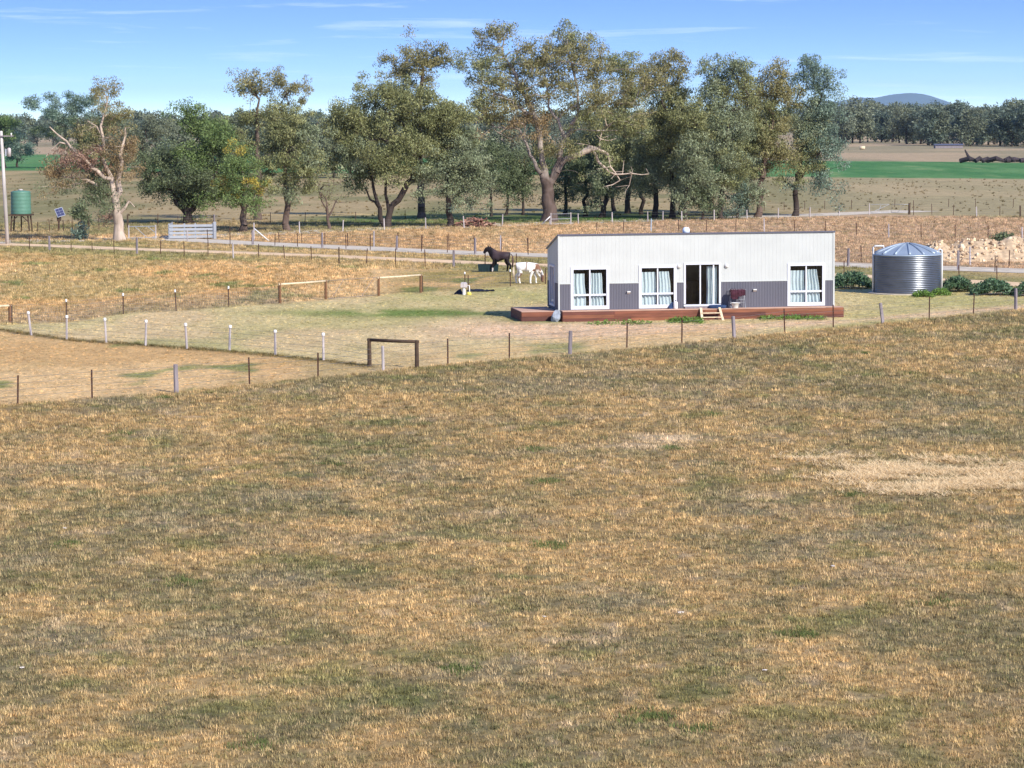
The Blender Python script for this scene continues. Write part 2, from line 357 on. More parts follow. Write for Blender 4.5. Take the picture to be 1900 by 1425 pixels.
# roads: sheets a little above the ground
M['gravel'] = material('gravel', S((200, 187, 166)), 0.95, 0.18, 1.2, 0.4, 20, coord='Object', spec=0.1)
M['dirt'] = material('bare_dirt', S((222, 190, 150)), 0.95, 0.18, 0.9, 0.4, 14, coord='Object', spec=0.1)
def road(name, pts, width, mat, z, seed):
    P = [G(*p) for p in pts]; fine = []
    for a, b in zip(P[:-1], P[1:]):
        k = max(2, int(np.linalg.norm(b - a) / 1.5)); fine += [a + (b - a) * t for t in np.linspace(0, 1, k, endpoint=False)]
    fine.append(P[-1]); fine = np.array(fine)
    for _ in range(6): fine[1:-1] = (fine[:-2] + 2 * fine[1:-1] + fine[2:]) / 4
    d = np.gradient(fine, axis=0); nrm = np.stack([-d[:, 1], d[:, 0], 0 * d[:, 0]], -1); nrm /= np.linalg.norm(nrm, axis=1)[:, None]
    k = np.arange(len(fine)) * 1.0
    wl_ = width / 2 * (0.75 + 0.5 * fbm(k / 3.3, k * 0, seed, 4)); wr_ = width / 2 * (0.75 + 0.5 * fbm(k / 3.3, k * 0 + 5, seed + 9, 4))
    V = np.concatenate([fine + nrm * wl_[:, None], fine - nrm * wr_[:, None]]); V[:, 2] = z; nn = len(fine)
    q = np.stack([np.arange(nn - 1), np.arange(nn - 1) + nn, np.arange(nn - 1) + nn + 1, np.arange(nn - 1) + 1], -1)
    tag(obj(name, np_mesh(name, V, q, mat)), kind='structure')
road('gravel_road', [(-260, 452), (0, 449), (150, 446), (260, 442), (420, 436), (560, 431), (700, 424), (850, 420.5), (980, 415), (1120, 411), (1300, 405.5), (1450, 401), (1560, 397), (1640, 393.5), (1700, 391)], 6.5, M['gravel'], 0.012, 1)
road('gravel_lane', [(250, 442), (330, 444.5), (420, 449), (560, 456), (736, 463.5), (882, 470), (980, 473.5), (1280, 483), (1574, 491.5), (1778, 499), (1900, 503), (2200, 515)], 4.6, M['gravel'], 0.018, 4)
road('dirt_track', [(-200, 450), (0, 453), (100, 456), (254, 463), (433, 468.5), (628, 476), (842, 486), (958, 491), (1280, 500), (1560, 510), (1800, 522.5), (1900, 528), (2200, 541)], 3.2, M['dirt'], 0.008, 7)

# ------------------------------------------------------------------ trees
def tubes_from_edges(pos, par, rad):
    V, Q, off = [], [], 0
    e = np.array([i for i in range(len(pos)) if par[i] >= 0])
    for lo, hi, n in ((0, 0.035, 3), (0.035, 0.12, 5), (0.12, 9, 9)):
        rr = rad[np.array([par[i] for i in e])] if len(e) else np.zeros(0)
        sel = e[(rad[e] >= lo) & (rad[e] < hi)]
        if not len(sel): continue
        pa = np.array([par[i] for i in sel]); a, b = pos[pa], pos[sel]; d = b - a; L = np.linalg.norm(d, axis=1)[:, None] + 1e-9; d = d / L
        b = b + d * 0.25 * rad[sel][:, None]
        u = np.where(np.abs(d[:, 2:3]) < 0.9, np.array([[0, 0, 1.0]]), np.array([[1.0, 0, 0]]))
        s = np.cross(d, u); s /= np.linalg.norm(s, axis=1)[:, None]; t = np.cross(d, s)
        ang = np.arange(n) * 2 * math.pi / n
        ring = s[:, None, :] * np.cos(ang)[None, :, None] + t[:, None, :] * np.sin(ang)[None, :, None]
        ra = np.minimum(rad[pa], rad[sel] * 1.6)
        v = np.concatenate([a[:, None] + ring * ra[:, None, None], b[:, None] + ring * rad[sel][:, None, None]], 1)
        m = len(sel); base = off + np.arange(m)[:, None] * 2 * n; k = np.arange(n)[None, :]; k2 = (k + 1) % n
        Q.append(np.stack([base + k, base + k2, base + n + k2, base + n + k], -1).reshape(-1, 4)); V.append(v.reshape(-1, 3)); off += m * 2 * n
    return np.concatenate(V), np.concatenate(Q)
PAL = {
    'olive': ((112, 118, 74), (164, 163, 112)), 'grey': ((110, 122, 90), (162, 168, 130)), 'brown': ((114, 114, 74), (164, 154, 104)),
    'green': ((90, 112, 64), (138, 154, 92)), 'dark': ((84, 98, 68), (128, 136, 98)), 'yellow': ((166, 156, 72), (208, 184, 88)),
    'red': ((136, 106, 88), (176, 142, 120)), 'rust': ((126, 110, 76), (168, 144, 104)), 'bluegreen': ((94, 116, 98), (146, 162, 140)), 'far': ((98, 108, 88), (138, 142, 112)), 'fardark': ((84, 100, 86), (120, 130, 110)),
}
BARK = {}
def bark(key, c):
    BARK[key] = material('bark_' + key, S(c), 0.9, 0.35, 2.5, 0.6, 12, stretch=(1, 1, 0.25), spec=0.1)
bark('dark', (66, 57, 52)); bark('pale', (178, 160, 142)); bark('mid', (98, 84, 74)); bark('red', (100, 84, 74))

def gum_bark():
    m = material('bark_gum', S((92, 78, 70)), 0.9, 0.35, 2.5, 0.6, 12, stretch=(1, 1, 0.25), spec=0.1); n, l = m.node_tree.nodes, m.node_tree.links; p = n['Principled BSDF']
    old = p.inputs['Base Color'].links[0].from_socket; tcn = N(n, 'ShaderNodeTexCoord'); sx = N(n, 'ShaderNodeSeparateXYZ'); l.new(tcn.outputs['Object'], sx.inputs[0])
    ns = N(n, 'ShaderNodeTexNoise'); ns.inputs['Scale'].default_value = .7; l.new(tcn.outputs['Object'], ns.inputs['Vector'])
    h = mth(n, l, 'ADD', sx.outputs['Z'], mth(n, l, 'MULTIPLY', ns.outputs['Fac'], 9.0)); mr = N(n, 'ShaderNodeMapRange'); mr.inputs[1].default_value = 8.5; mr.inputs[2].default_value = 13.0; l.new(h, mr.inputs[0])
    x = N(n, 'ShaderNodeMix', data_type='RGBA'); x.inputs[7].default_value = (*S((168, 156, 144)), 1); l.new(mr.outputs[0], x.inputs[0]); l.new(old, x.inputs[6]); l.new(x.outputs[2], p.inputs['Base Color']); return m
BARK['gum'] = gum_bark()

def leaf_cloud(centres, n_each, sig, size, pals, droop, r, flat=0.75, tintvar=0.5):
    cidx = np.repeat(np.arange(len(centres)), n_each); m = len(cidx)
    off = r.normal(size=(m, 3)); ln3 = np.linalg.norm(off, axis=1)[:, None]; off = off / ln3 * np.minimum(ln3, 1.9) * np.asarray(sig)[cidx][:, None]; off[:, 2] *= flat
    c = centres[cidx] + off
    l = r.normal(size=(m, 3)); l[:, 2] -= droop; l /= np.linalg.norm(l, axis=1)[:, None]
    w = np.cross(l, r.normal(size=(m, 3))); w /= np.linalg.norm(w, axis=1)[:, None] + 1e-9
    s = size * r.uniform(0.6, 1.5, m)[:, None]; l = l * s; w = w * s * 0.36
    V = np.stack([c - l * 0.5, c + w * 0.5 - l * 0.05, c + l * 0.55, c - w * 0.5 - l * 0.05], 1).reshape(-1, 3)
    ct = r.uniform(0, 1, len(centres))[cidx]; t = np.clip(tintvar * ct + (1 - tintvar) * r.uniform(0, 1, m), 0, 1)
    A = np.array([S(PAL[p][0]) for p in pals])[cidx]; B = np.array([S(PAL[p][1]) for p in pals])[cidx]
    col = (A * (1 - t[:, None]) + B * t[:, None]) * r.uniform(0.55, 1.5, m)[:, None]
    return V, np.arange(m * 4).reshape(-1, 4), np.repeat(col, 4, 0)

def skeleton(base, limbs, tips, r, rtip=0.016, updraw=0.35):
    pos, par, rad = [], [], []
    for lb in limbs:
        pp = [np.array(q[:3]) for q in lb]
        if not pos: prev = -1
        else:
            d = np.linalg.norm(np.array(pos) - pp[0], axis=1); prev = int(d.argmin())
        fine = []
        for k in range(len(pp) - 1):
            st = max(1, int(np.linalg.norm(pp[k + 1] - pp[k]) / 0.7))
            for t in range(st): fine.append((pp[k] + (pp[k + 1] - pp[k]) * t / st, lb[k][3] + (lb[k + 1][3] - lb[k][3]) * t / st))
        fine.append((pp[-1], lb[-1][3]))
        for k, (p, rr) in enumerate(fine):
            if k == 0 and prev >= 0: continue
            j = r.normal(size=3) * min(0.10, 0.6 * rr + 0.03) * (0 if k == 0 else 1)
            pos.append(p + j); par.append(prev); rad.append(rr); prev = len(pos) - 1
    order = np.argsort(np.linalg.norm(tips - np.array(limbs[0][-1][:3]), axis=1))
    tipnode = []
    for i in order:
        t = tips[i]; P = np.array(pos); d = np.linalg.norm(P - t, axis=1)
        cost = d + 1.2 * np.maximum(0, P[:, 2] - t[2]) + 3.0 * (P[:, 2] < base[2] + 1.2)
        k = int(cost.argmin()); p0 = P[k]; L = d[k]; ns = max(1, int(L / 0.8))
        c = p0 + (t - p0) * 0.45 + np.array([0, 0, updraw * L * 0.5]) + r.normal(size=3) * 0.10 * L
        prev = k
        for s in range(1, ns + 1):
            u = s / ns; p = (1 - u) ** 2 * p0 + 2 * u * (1 - u) * c + u * u * t
            pos.append(p); par.append(prev); rad.append(0.0); prev = len(pos) - 1
        tipnode.append(prev)
    cnt = np.zeros(len(pos))
    for k in tipnode: cnt[k] += 1
    for k in range(len(pos) - 1, -1, -1):
        if par[k] >= 0: cnt[par[k]] += cnt[k]
    rad = np.array(rad); rad = np.maximum(rad, rtip * np.maximum(cnt, 1) ** 0.47)
    return np.array(pos), par, rad

def tree(name, label, base, blobs, tips=120, leaves=60, size=0.34, sig=0.75, trunk_r=0.28, limbs=None, bark_key='mid', droop=0.9, group='trees along the gravel road',
         clump=1.15, zsplit=None, seed=1, depth=0.8, fork=None, bare=(), bare_tips=0, D=None, lean=0):
    """blobs: (px, py, rx, ry, palette[, weight]) outline of the crown as seen in the photograph, given depth here"""
    r = np.random.default_rng(seed)
    B = G(*base) if D is None else AT(base[0], base[1], D)
    if D is None: D = B[1]
    else: B[2] = 0.0
    k = D / F; leaves = int(leaves * 1.85); size *= .64; sig *= .52
    W = np.array([b[2] * b[3] * (b[5] if len(b) > 5 else 1) for b in blobs], float); W /= W.sum()
    per = 7; T, pals = [], []
    NC = max(4, int(tips * 1.25 / per)); alloc = np.floor(W * NC + r.uniform(0, 1, len(W))).astype(int); alloc = np.maximum(alloc, 1)
    for i in np.repeat(np.arange(len(blobs)), alloc):
        b = blobs[i]; u = r.normal(size=3); u /= np.linalg.norm(u); q = r.uniform(0.10, 1) ** 0.42
        c = AT(b[0], b[1], D) + np.array([u[0] * b[2] * k, u[1] * b[2] * k * depth, u[2] * b[3] * k]) * q * 0.95
        rc = clump * r.uniform(.4, 1.35); m_ = max(3, int(per * (.35 + .6 * rc / clump) + r.uniform(-1, 1)))
        o_ = r.normal(size=(m_, 3)) * np.array([.58, .58, .50]) * rc; o_[:, 2] -= .25 * (o_[:, 0] ** 2 + o_[:, 1] ** 2) / rc
        T += list(c + o_); pals += [b[4]] * m_
    T = np.array(T); T[:, 2] = np.maximum(T[:, 2], 0.5)
    def P(q): return (*(AT(q[0], q[1], D + (q[3] if len(q) > 3 else 0))), q[2])
    if limbs is None:
        cx = sum(b[0] * w for b, w in zip(blobs, W)); cy = sum(b[1] * w for b, w in zip(blobs, W))
        lo = max(b[1] + b[3] * 0.6 for b in blobs); lo = min(lo, base[1] - 8)
        mid = (base[0] + (cx - base[0]) * 0.35 + r.normal() * 3, lo, trunk_r * 0.72)
        limbs = [[(base[0], base[1], trunk_r), mid, (cx + r.normal() * 6, cy, trunk_r * 0.35)]]
    L3 = [[P(q) for q in lb] for lb in limbs]
    b0 = list(L3[0][0]); b0[2] = -0.15; L3[0][0] = tuple(b0)
    pos, par, rad = skeleton(B, L3, T, r)
    # root flare
    rad = np.where(pos[:, 2] < 0.5, rad * (1.0 + 0.35 * np.clip((0.5 - pos[:, 2]) / 0.6, 0, 1)), rad)
    t = thing(name, label, 'tree', B, 0, group)
    if zsplit:
        hi = [p if pos[i][2] > zsplit else -1 for i, p in enumerate(par)]; lo = [p if pos[i][2] <= zsplit else -1 for i, p in enumerate(par)]
        V, Q = tubes_from_edges(pos, hi, rad); obj('limbs', np_mesh('limbs', V - B, Q, BARK['pale'], smooth=True), t)
        V, Q = tubes_from_edges(pos, lo, rad)
    else: V, Q = tubes_from_edges(pos, par, rad)
    obj('trunk', np_mesh('trunk', V - B, Q, BARK[bark_key], smooth=True), t)
    for lb in bare:          # dead limbs with their twigs
        lp = [np.array(P(q)[:3]) for q in lb]; tp = []
        for _ in range(bare_tips):
            a = lp[r.integers(len(lp) // 2, len(lp))]; tp.append(a + r.normal(size=3) * np.array([1.1, 0.9, 0.9]))
        ps, pr, rd = skeleton(np.array([0, 0, -9.0]), [[P(q) for q in lb]], np.array(tp) if tp else np.zeros((0, 3)), r, rtip=0.03, updraw=0.1)
        v2, q2 = tubes_from_edges(ps, pr, rd)
        obj('bare_limb', np_mesh('bare_limb', v2 - B, q2, BARK['pale'], smooth=True), t)
    if leaves:
        sg = sig * r.uniform(0.7, 1.3, len(T))
        V, Q, C = leaf_cloud(T, leaves, sg, size, pals, droop, r)
        V[:, 2] = np.maximum(V[:, 2], 0.05)
        obj('crown', np_mesh('crown', V - B, Q, M['foliage'], {'col': C}), t)
    return t

tree('gum_tree', 'half-dead gum with reddish sparse leaves and pale branches above the roadside', (222, 446),
     [(202, 178, 36, 30, 'brown', .7), (165, 262, 45, 40, 'brown', .5), (150, 300, 52, 40, 'red', 1.0), (112, 325, 34, 30, 'rust', .8), (225, 290, 26, 50, 'rust', .9), (185, 335, 50, 30, 'dark', 1.0), (205, 375, 34, 26, 'dark', .6), (205, 225, 40, 40, 'brown', .5), (237, 275, 14, 32, 'rust', .8), (128, 345, 34, 20, 'dark', .5), (188, 392, 26, 6, 'red', .5)],
     tips=430, leaves=40, size=0.26, sig=0.6, clump=.95, bark_key='pale', seed=3, droop=1.2,
     limbs=[[(222, 446, .5), (220, 400, .42), (214, 372, .34), (205, 330, .2), (192, 290, .15), (188, 235, .11), (200, 180, .05)],
            [(216, 372, .3), (224, 320, .2), (226, 270, .14), (234, 238, .06)],
            [(206, 340, .2), (160, 300, .15), (125, 262, .1), (90, 236, .05)],
            [(214, 376, .22), (185, 345, .16), (150, 331, .12), (115, 327, .05)],
            [(150, 285, .1), (110, 262, .08), (84, 290, .04)], [(192, 250, .1), (165, 225, .06)], [(222, 400, .2), (238, 372, .1), (248, 385, .04)]])
tree('broad_tree', 'dense dark green round-headed tree behind the white railed gate', (349, 415),
     [(352, 318, 78, 50, 'dark', 1.2), (385, 268, 66, 52, 'green', 1.2), (365, 222, 48, 30, 'green', .9), (290, 312, 46, 36, 'dark', 1), (330, 350, 66, 40, 'dark', 1), (420, 330, 40, 40, 'green', .8), (375, 368, 50, 26, 'green', .6)],
     tips=470, leaves=62, size=0.36, sig=0.8, trunk_r=.5, bark_key='dark', seed=5, droop=0.3,
     limbs=[[(349, 415, .48), (348, 395, .4), (345, 350, .24), (352, 290, .12)], [(351, 397, .3), (385, 350, .2), (410, 300, .1)], [(345, 397, .3), (315, 355, .2), (292, 320, .1)]])
tree('street_tree', 'small yellowing tree between the white gate and the road fence', (449, 431),
     [(455, 345, 42, 36, 'green', 1), (440, 310, 30, 32, 'green', 1), (452, 268, 20, 20, 'yellow', .5), (470, 340, 26, 24, 'yellow', .35), (425, 350, 24, 22, 'yellow', .4), (488, 355, 20, 22, 'green', .5)],
     tips=150, leaves=52, size=0.3, sig=0.6, trunk_r=.32, bark_key='mid', seed=8, droop=0.4,
     limbs=[[(449, 431, .36), (450, 375, .26), (452, 320, .1)], [(451, 385, .15), (470, 368, .1), (480, 350, .05)], [(449, 382, .13), (434, 360, .07)]])
tree('gum_tree', 'slender olive gum with a bare lower trunk right of the yellowing tree', (534, 429),
     [(535, 300, 54, 66, 'olive', 1.2), (520, 225, 46, 36, 'olive', 1), (570, 270, 34, 50, 'grey', .8), (500, 270, 30, 46, 'grey', .7), (545, 350, 42, 20, 'grey', .35)],
     tips=300, leaves=56, size=0.33, sig=0.7, bark_key='red', seed=12,
     limbs=[[(534, 429, .34), (532, 400, .3), (530, 365, .24), (528, 300, .16), (536, 230, .08)], [(530, 368, .18), (545, 355, .12), (560, 300, .06)]])
tree('gum_tree', 'tall open-crowned brown gum rising behind the olive gum on the left', (478, 408),
     [(505, 168, 70, 32, 'brown', 1), (520, 150, 40, 18, 'brown', .6), (462, 172, 28, 22, 'olive', .5), (470, 225, 50, 40, 'olive', 1.2), (440, 250, 36, 40, 'grey', .8), (560, 185, 26, 18, 'brown', .4)],
     tips=190, leaves=46, size=0.34, sig=0.66, trunk_r=.4, bark_key='mid', seed=15)
tree('sapling', 'thin nearly leafless sapling with many upright stems by the roadside', (613, 426),
     [(612, 352, 28, 26, 'olive', 1), (600, 335, 18, 18, 'grey', .6)], tips=70, leaves=9, size=0.22, sig=0.4, trunk_r=.16, bark_key='red', seed=18,
     limbs=[[(613, 426, .18), (611, 405, .13), (606, 370, .06)], [(612, 408, .1), (622, 375, .05)], [(612, 412, .1), (598, 372, .04), (596, 350, .03)]])
tree('twin_gum', 'wide olive gum on two dark spreading trunks left of the woodheap', (712, 422),
     [(720, 255, 92, 84, 'olive', 1.4), (672, 225, 60, 55, 'olive', 1), (745, 190, 60, 48, 'olive', 1), (790, 235, 48, 60, 'olive', 1), (640, 285, 40, 56, 'grey', .7), (690, 330, 52, 36, 'dark', .7), (780, 310, 46, 40, 'grey', .6), (640, 215, 26, 30, 'olive', .7), (625, 262, 34, 48, 'olive', .9), (818, 225, 34, 52, 'olive', 1), (700, 170, 50, 32, 'olive', 1)],
     tips=600, leaves=62, size=0.36, sig=0.8, bark_key='dark', seed=21,
     limbs=[[(718, 422, .38), (722, 395, .3), (738, 370, .22), (765, 330, .14), (785, 270, .08)], [(708, 421, .27), (704, 390, .22), (694, 355, .15), (680, 290, .08)],
            [(721, 398, .2), (714, 360, .14), (720, 270, .08)], [(703, 385, .14), (680, 352, .08)]])
tree('gum_tree', 'grey-green weeping gum with one straight trunk beside the woodheap', (835, 421),
     [(846, 300, 50, 70, 'grey', 1.3), (840, 225, 46, 40, 'olive', .9), (870, 330, 32, 50, 'grey', .8), (808, 350, 28, 22, 'grey', .4), (845, 380, 46, 18, 'bluegreen', .35), (820, 262, 26, 40, 'olive', .6)],
     tips=330, leaves=56, size=0.33, sig=0.7, bark_key='dark', seed=25,
     limbs=[[(835, 421, .34), (834, 380, .27), (830, 330, .18), (838, 250, .08)]])
tree('gum_tree', 'tall brown flat-topped gum rising behind the wide twin-trunked gum', (782, 404),
     [(760, 112, 60, 26, 'brown', 1), (800, 100, 44, 22, 'brown', .9), (725, 105, 30, 16, 'brown', .5), (790, 135, 50, 26, 'brown', .8), (850, 110, 18, 22, 'olive', .25), (770, 175, 50, 34, 'olive', .7)],
     tips=190, leaves=40, size=0.34, sig=0.68, trunk_r=.42, bark_key='mid', seed=28)
tree('river_red_gum', 'giant old gum with brown-olive crown and stout split trunk behind the house', (1019, 412),
     [(920, 75, 34, 24, 'brown', .7), (1000, 95, 50, 34, 'brown', .9), (1055, 75, 38, 26, 'olive', .7), (1060, 110, 60, 40, 'brown', 1), (1104, 85, 18, 20, 'olive', .3), (925, 115, 52, 40, 'olive', .9), (985, 150, 70, 50, 'brown', 1), (1075, 165, 70, 52, 'brown', 1),
      (930, 190, 58, 46, 'brown', .8), (1000, 215, 60, 40, 'rust', .7), (1110, 225, 60, 40, 'olive', .9), (900, 235, 34, 30, 'rust', .5), (1035, 260, 50, 30, 'brown', .5), (1150, 180, 46, 36, 'brown', .6), (870, 130, 24, 34, 'olive', .9), (885, 175, 30, 34, 'olive', .8), (1100, 285, 46, 36, 'olive', .4), (1130, 115, 34, 30, 'brown', .8), (1190, 150, 36, 34, 'brown', .7), (1180, 215, 30, 34, 'olive', .6), (905, 60, 22, 16, 'brown', .8), (945, 65, 20, 14, 'olive', .7), (1045, 55, 22, 14, 'olive', .9)],
     tips=860, leaves=40, size=0.34, sig=0.72, bark_key='gum', seed=31, depth=1.0, clump=1.25,
     limbs=[[(1019, 412, .8), (1018, 375, .68), (1016, 345, .6), (1006, 300, .30), (1003, 255, .24), (985, 200, .17), (955, 140, .10), (930, 90, .05)],
            [(1017, 345, .4), (1036, 300, .30), (1048, 255, .23), (1075, 210, .15), (1070, 150, .10), (1052, 85, .05)],
            [(1020, 335, .34), (1050, 295, .27), (1085, 280, .22), (1110, 275, .18)],
            [(1012, 335, .3), (990, 300, .18), (965, 240, .12), (915, 235, .06)], [(1068, 215, .2), (1120, 190, .12), (1150, 170, .06)], [(988, 215, .2), (930, 180, .12), (880, 150, .05)],
            [(1048, 250, .2), (1020, 200, .12), (1010, 130, .06)]],
     bare=[[(1050, 295, .29), (1085, 280, .25), (1112, 275, .20), (1128, 285, .12), (1132, 310, .1), (1150, 332, .05)], [(1098, 278, .16), (1118, 310, .12), (1140, 325, .09), (1172, 322, .04)], [(1112, 275, .12), (1118, 240, .05)], [(975, 232, .12), (950, 228, .1), (925, 246, .06)]], bare_tips=9)
# the dense row right of the giant
ROW = [
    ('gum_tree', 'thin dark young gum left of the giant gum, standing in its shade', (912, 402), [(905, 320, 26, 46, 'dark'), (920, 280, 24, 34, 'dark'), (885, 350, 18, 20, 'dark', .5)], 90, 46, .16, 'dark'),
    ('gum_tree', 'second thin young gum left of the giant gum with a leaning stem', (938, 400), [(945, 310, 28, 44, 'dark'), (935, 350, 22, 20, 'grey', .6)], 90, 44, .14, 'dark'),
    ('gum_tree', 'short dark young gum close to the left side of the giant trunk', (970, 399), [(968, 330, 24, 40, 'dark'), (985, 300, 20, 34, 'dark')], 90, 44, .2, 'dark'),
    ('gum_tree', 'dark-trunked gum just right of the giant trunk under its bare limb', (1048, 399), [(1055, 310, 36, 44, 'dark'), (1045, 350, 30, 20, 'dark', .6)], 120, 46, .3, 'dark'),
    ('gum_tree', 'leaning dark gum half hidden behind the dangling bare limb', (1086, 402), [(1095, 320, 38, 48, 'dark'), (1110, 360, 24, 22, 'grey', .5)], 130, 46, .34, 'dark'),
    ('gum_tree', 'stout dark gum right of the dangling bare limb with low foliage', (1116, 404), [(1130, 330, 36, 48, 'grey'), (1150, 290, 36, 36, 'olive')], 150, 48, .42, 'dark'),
    ('gum_tree', 'tall brown-olive gum right of the giant gum behind the row', (1165, 396), [(1165, 120, 48, 34, 'olive'), (1185, 150, 36, 40, 'brown'), (1160, 210, 46, 56, 'olive'), (1180, 290, 44, 56, 'olive')], 300, 46, .42, 'mid'),
    ('gum_tree', 'narrow tall gum with thin dark top above the middle of the house', (1215, 405), [(1215, 120, 22, 26, 'brown', .8), (1225, 200, 34, 60, 'olive'), (1210, 300, 40, 60, 'grey')], 240, 48, .42, 'dark'),
    ('gum_tree', 'tall slim gum with brownish top above the roof vent', (1247, 406), [(1248, 125, 34, 30, 'brown'), (1262, 190, 34, 46, 'olive'), (1250, 260, 42, 60, 'olive'), (1240, 330, 36, 40, 'grey')], 280, 46, .44, 'dark'),
    ('gum_tree', 'slim leaning gum close right of the roof vent', (1272, 409), [(1285, 290, 30, 60, 'grey'), (1275, 350, 24, 30, 'grey', .7), (1295, 225, 28, 44, 'olive')], 170, 46, .26, 'dark'),
    ('gum_tree', 'low bushy dark young gum in the row behind the house', (1303, 408), [(1300, 365, 28, 24, 'dark'), (1312, 340, 26, 30, 'grey')], 80, 46, .16, 'dark'),
    ('gum_tree', 'big grey-green gum with rounded head in the right half of the row', (1337, 407), [(1345, 130, 46, 34, 'grey'), (1320, 165, 36, 44, 'grey'), (1370, 165, 34, 44, 'olive'), (1340, 230, 56, 60, 'grey'), (1325, 310, 44, 50, 'grey'), (1365, 310, 34, 50, 'olive')], 420, 48, .36, 'dark'),
    ('sapling', 'small pale green sapling bush before the row of tall gums', (1366, 406), [(1370, 372, 26, 24, 'bluegreen'), (1385, 350, 20, 26, 'grey')], 70, 44, .1, 'mid'),
    ('gum_tree', 'golden-brown gum on a thick rough trunk second from the right end', (1405, 403), [(1425, 145, 36, 28, 'brown'), (1450, 170, 30, 34, 'brown'), (1420, 220, 40, 50, 'olive'), (1400, 290, 30, 50, 'olive'), (1445, 260, 30, 50, 'brown')], 320, 44, .46, 'red'),
    ('gum_tree', 'blue-green weeping gum at the right end of the tall row', (1475, 401), [(1510, 145, 44, 34, 'bluegreen'), (1535, 200, 36, 56, 'bluegreen'), (1495, 210, 40, 50, 'grey'), (1525, 280, 42, 50, 'bluegreen'), (1485, 290, 36, 44, 'olive'), (1505, 340, 40, 24, 'bluegreen', .5), (1555, 255, 16, 40, 'bluegreen', .4)], 400, 46, .38, 'dark'),
]
ROW += [
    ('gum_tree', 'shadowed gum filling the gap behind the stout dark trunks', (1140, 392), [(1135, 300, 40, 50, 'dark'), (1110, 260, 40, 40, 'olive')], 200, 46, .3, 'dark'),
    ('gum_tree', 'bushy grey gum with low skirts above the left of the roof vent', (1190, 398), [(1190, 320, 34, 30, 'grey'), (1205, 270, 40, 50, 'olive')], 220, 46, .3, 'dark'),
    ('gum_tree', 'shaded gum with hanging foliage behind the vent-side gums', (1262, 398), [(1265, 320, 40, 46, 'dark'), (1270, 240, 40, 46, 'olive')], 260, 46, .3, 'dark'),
    ('gum_tree', 'olive gum between the grey-headed gum and the golden-brown gum', (1385, 396), [(1385, 250, 36, 56, 'olive'), (1380, 315, 30, 30, 'grey'), (1400, 180, 30, 36, 'brown')], 260, 46, .3, 'dark'),
]
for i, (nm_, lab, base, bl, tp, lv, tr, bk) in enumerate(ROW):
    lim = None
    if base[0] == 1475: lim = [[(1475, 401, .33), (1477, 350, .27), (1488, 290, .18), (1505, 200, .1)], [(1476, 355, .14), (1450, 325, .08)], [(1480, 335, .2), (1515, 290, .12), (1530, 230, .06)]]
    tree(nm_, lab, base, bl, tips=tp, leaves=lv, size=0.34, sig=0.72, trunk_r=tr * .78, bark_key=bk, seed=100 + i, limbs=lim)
# left background, farther off
tree('spreading_tree', 'large blue-green spreading tree beyond the half-dead gum on the left', (150, 312), [(120, 200, 50, 34, 'bluegreen'), (80, 195, 34, 26, 'bluegreen', .7), (170, 195, 50, 34, 'bluegreen'), (60, 185, 20, 14, 'bluegreen', .3), (130, 245, 70, 34, 'dark'), (190, 250, 50, 40, 'dark')],
     tips=300, leaves=36, size=0.7, sig=1.5, trunk_r=.9, bark_key='dark', seed=151, droop=.2, group='trees beyond the far paddock on the left')
tree('spreading_tree', 'mid green tree at the left edge above the green crop', (8, 312), [(10, 240, 40, 34, 'green'), (30, 262, 34, 30, 'bluegreen'), (-20, 230, 40, 34, 'dark')], tips=160, leaves=36, size=0.7, sig=1.4, trunk_r=.5, bark_key='dark', seed=152, droop=.2, group='trees beyond the far paddock on the left')
tree('spreading_tree', 'small round blue-green tree standing in the green crop on the left', (32, 310), [(34, 272, 28, 24, 'bluegreen'), (20, 285, 20, 14, 'bluegreen', .5)], tips=90, leaves=36, size=0.6, sig=1.1, trunk_r=.3, bark_key='dark', seed=153, droop=.2, group='trees beyond the far paddock on the left')
tree('spreading_tree', 'grey-brown tree behind the half-dead gum toward the dark round tree', (268, 330), [(268, 245, 44, 40, 'far'), (250, 285, 34, 34, 'grey'), (300, 240, 30, 36, 'far', .7)], tips=180, leaves=36, size=0.6, sig=1.2, trunk_r=.5, bark_key='mid', seed=154, droop=.3, group='trees beyond the far paddock on the left')

# far tree line: a few shapes, copied
def far_shape(k, pal):
    r = np.random.default_rng(500 + k); h = 19.0
    T = []; n = 70
    for _ in range(n):
        u = r.normal(size=3); u /= np.linalg.norm(u); q = r.uniform(0.3, 1) ** 0.5
        lobe = r.integers(0, 5); lc = np.array([[0, 0, 11.5], [-3.8, 1, 8.5], [3.6, -1, 8.8], [0.8, 1, 14.5], [-0.5, -2, 4.2]])[lobe] + np.array([0.5, 0.3, 0.4]) * (k - 2) * (1 if lobe % 2 else -1)
        T.append(lc + u * q * np.array([3.6, 3.4, 3.2]))
    T = np.array(T); T[:, 2] = np.clip(T[:, 2], 1.6, 20)
    pos, par, rad = skeleton(np.zeros(3), [[(0, 0, -.2, .45), (r.normal() * .3, 0, 4, .34), (r.normal() * .6, 0, 11, .15)]], T, r, rtip=.05)
    keep = [i for i in range(len(pos))]
    V, Q = tubes_from_edges(pos, par, rad)
    tm = np_mesh('trunk', V, Q, BARK['dark'], smooth=True)
    V, Q, C = leaf_cloud(T, 34, 1.25 * r.uniform(.7, 1.3, n), 1.15, [pal] * n, 0.4, r, flat=.8)
    return tm, np_mesh('crown', V, Q, M['foliage'], {'col': C})
FARS = [far_shape(k, ['far', 'fardark', 'far', 'olive', 'fardark'][k]) for k in range(5)]
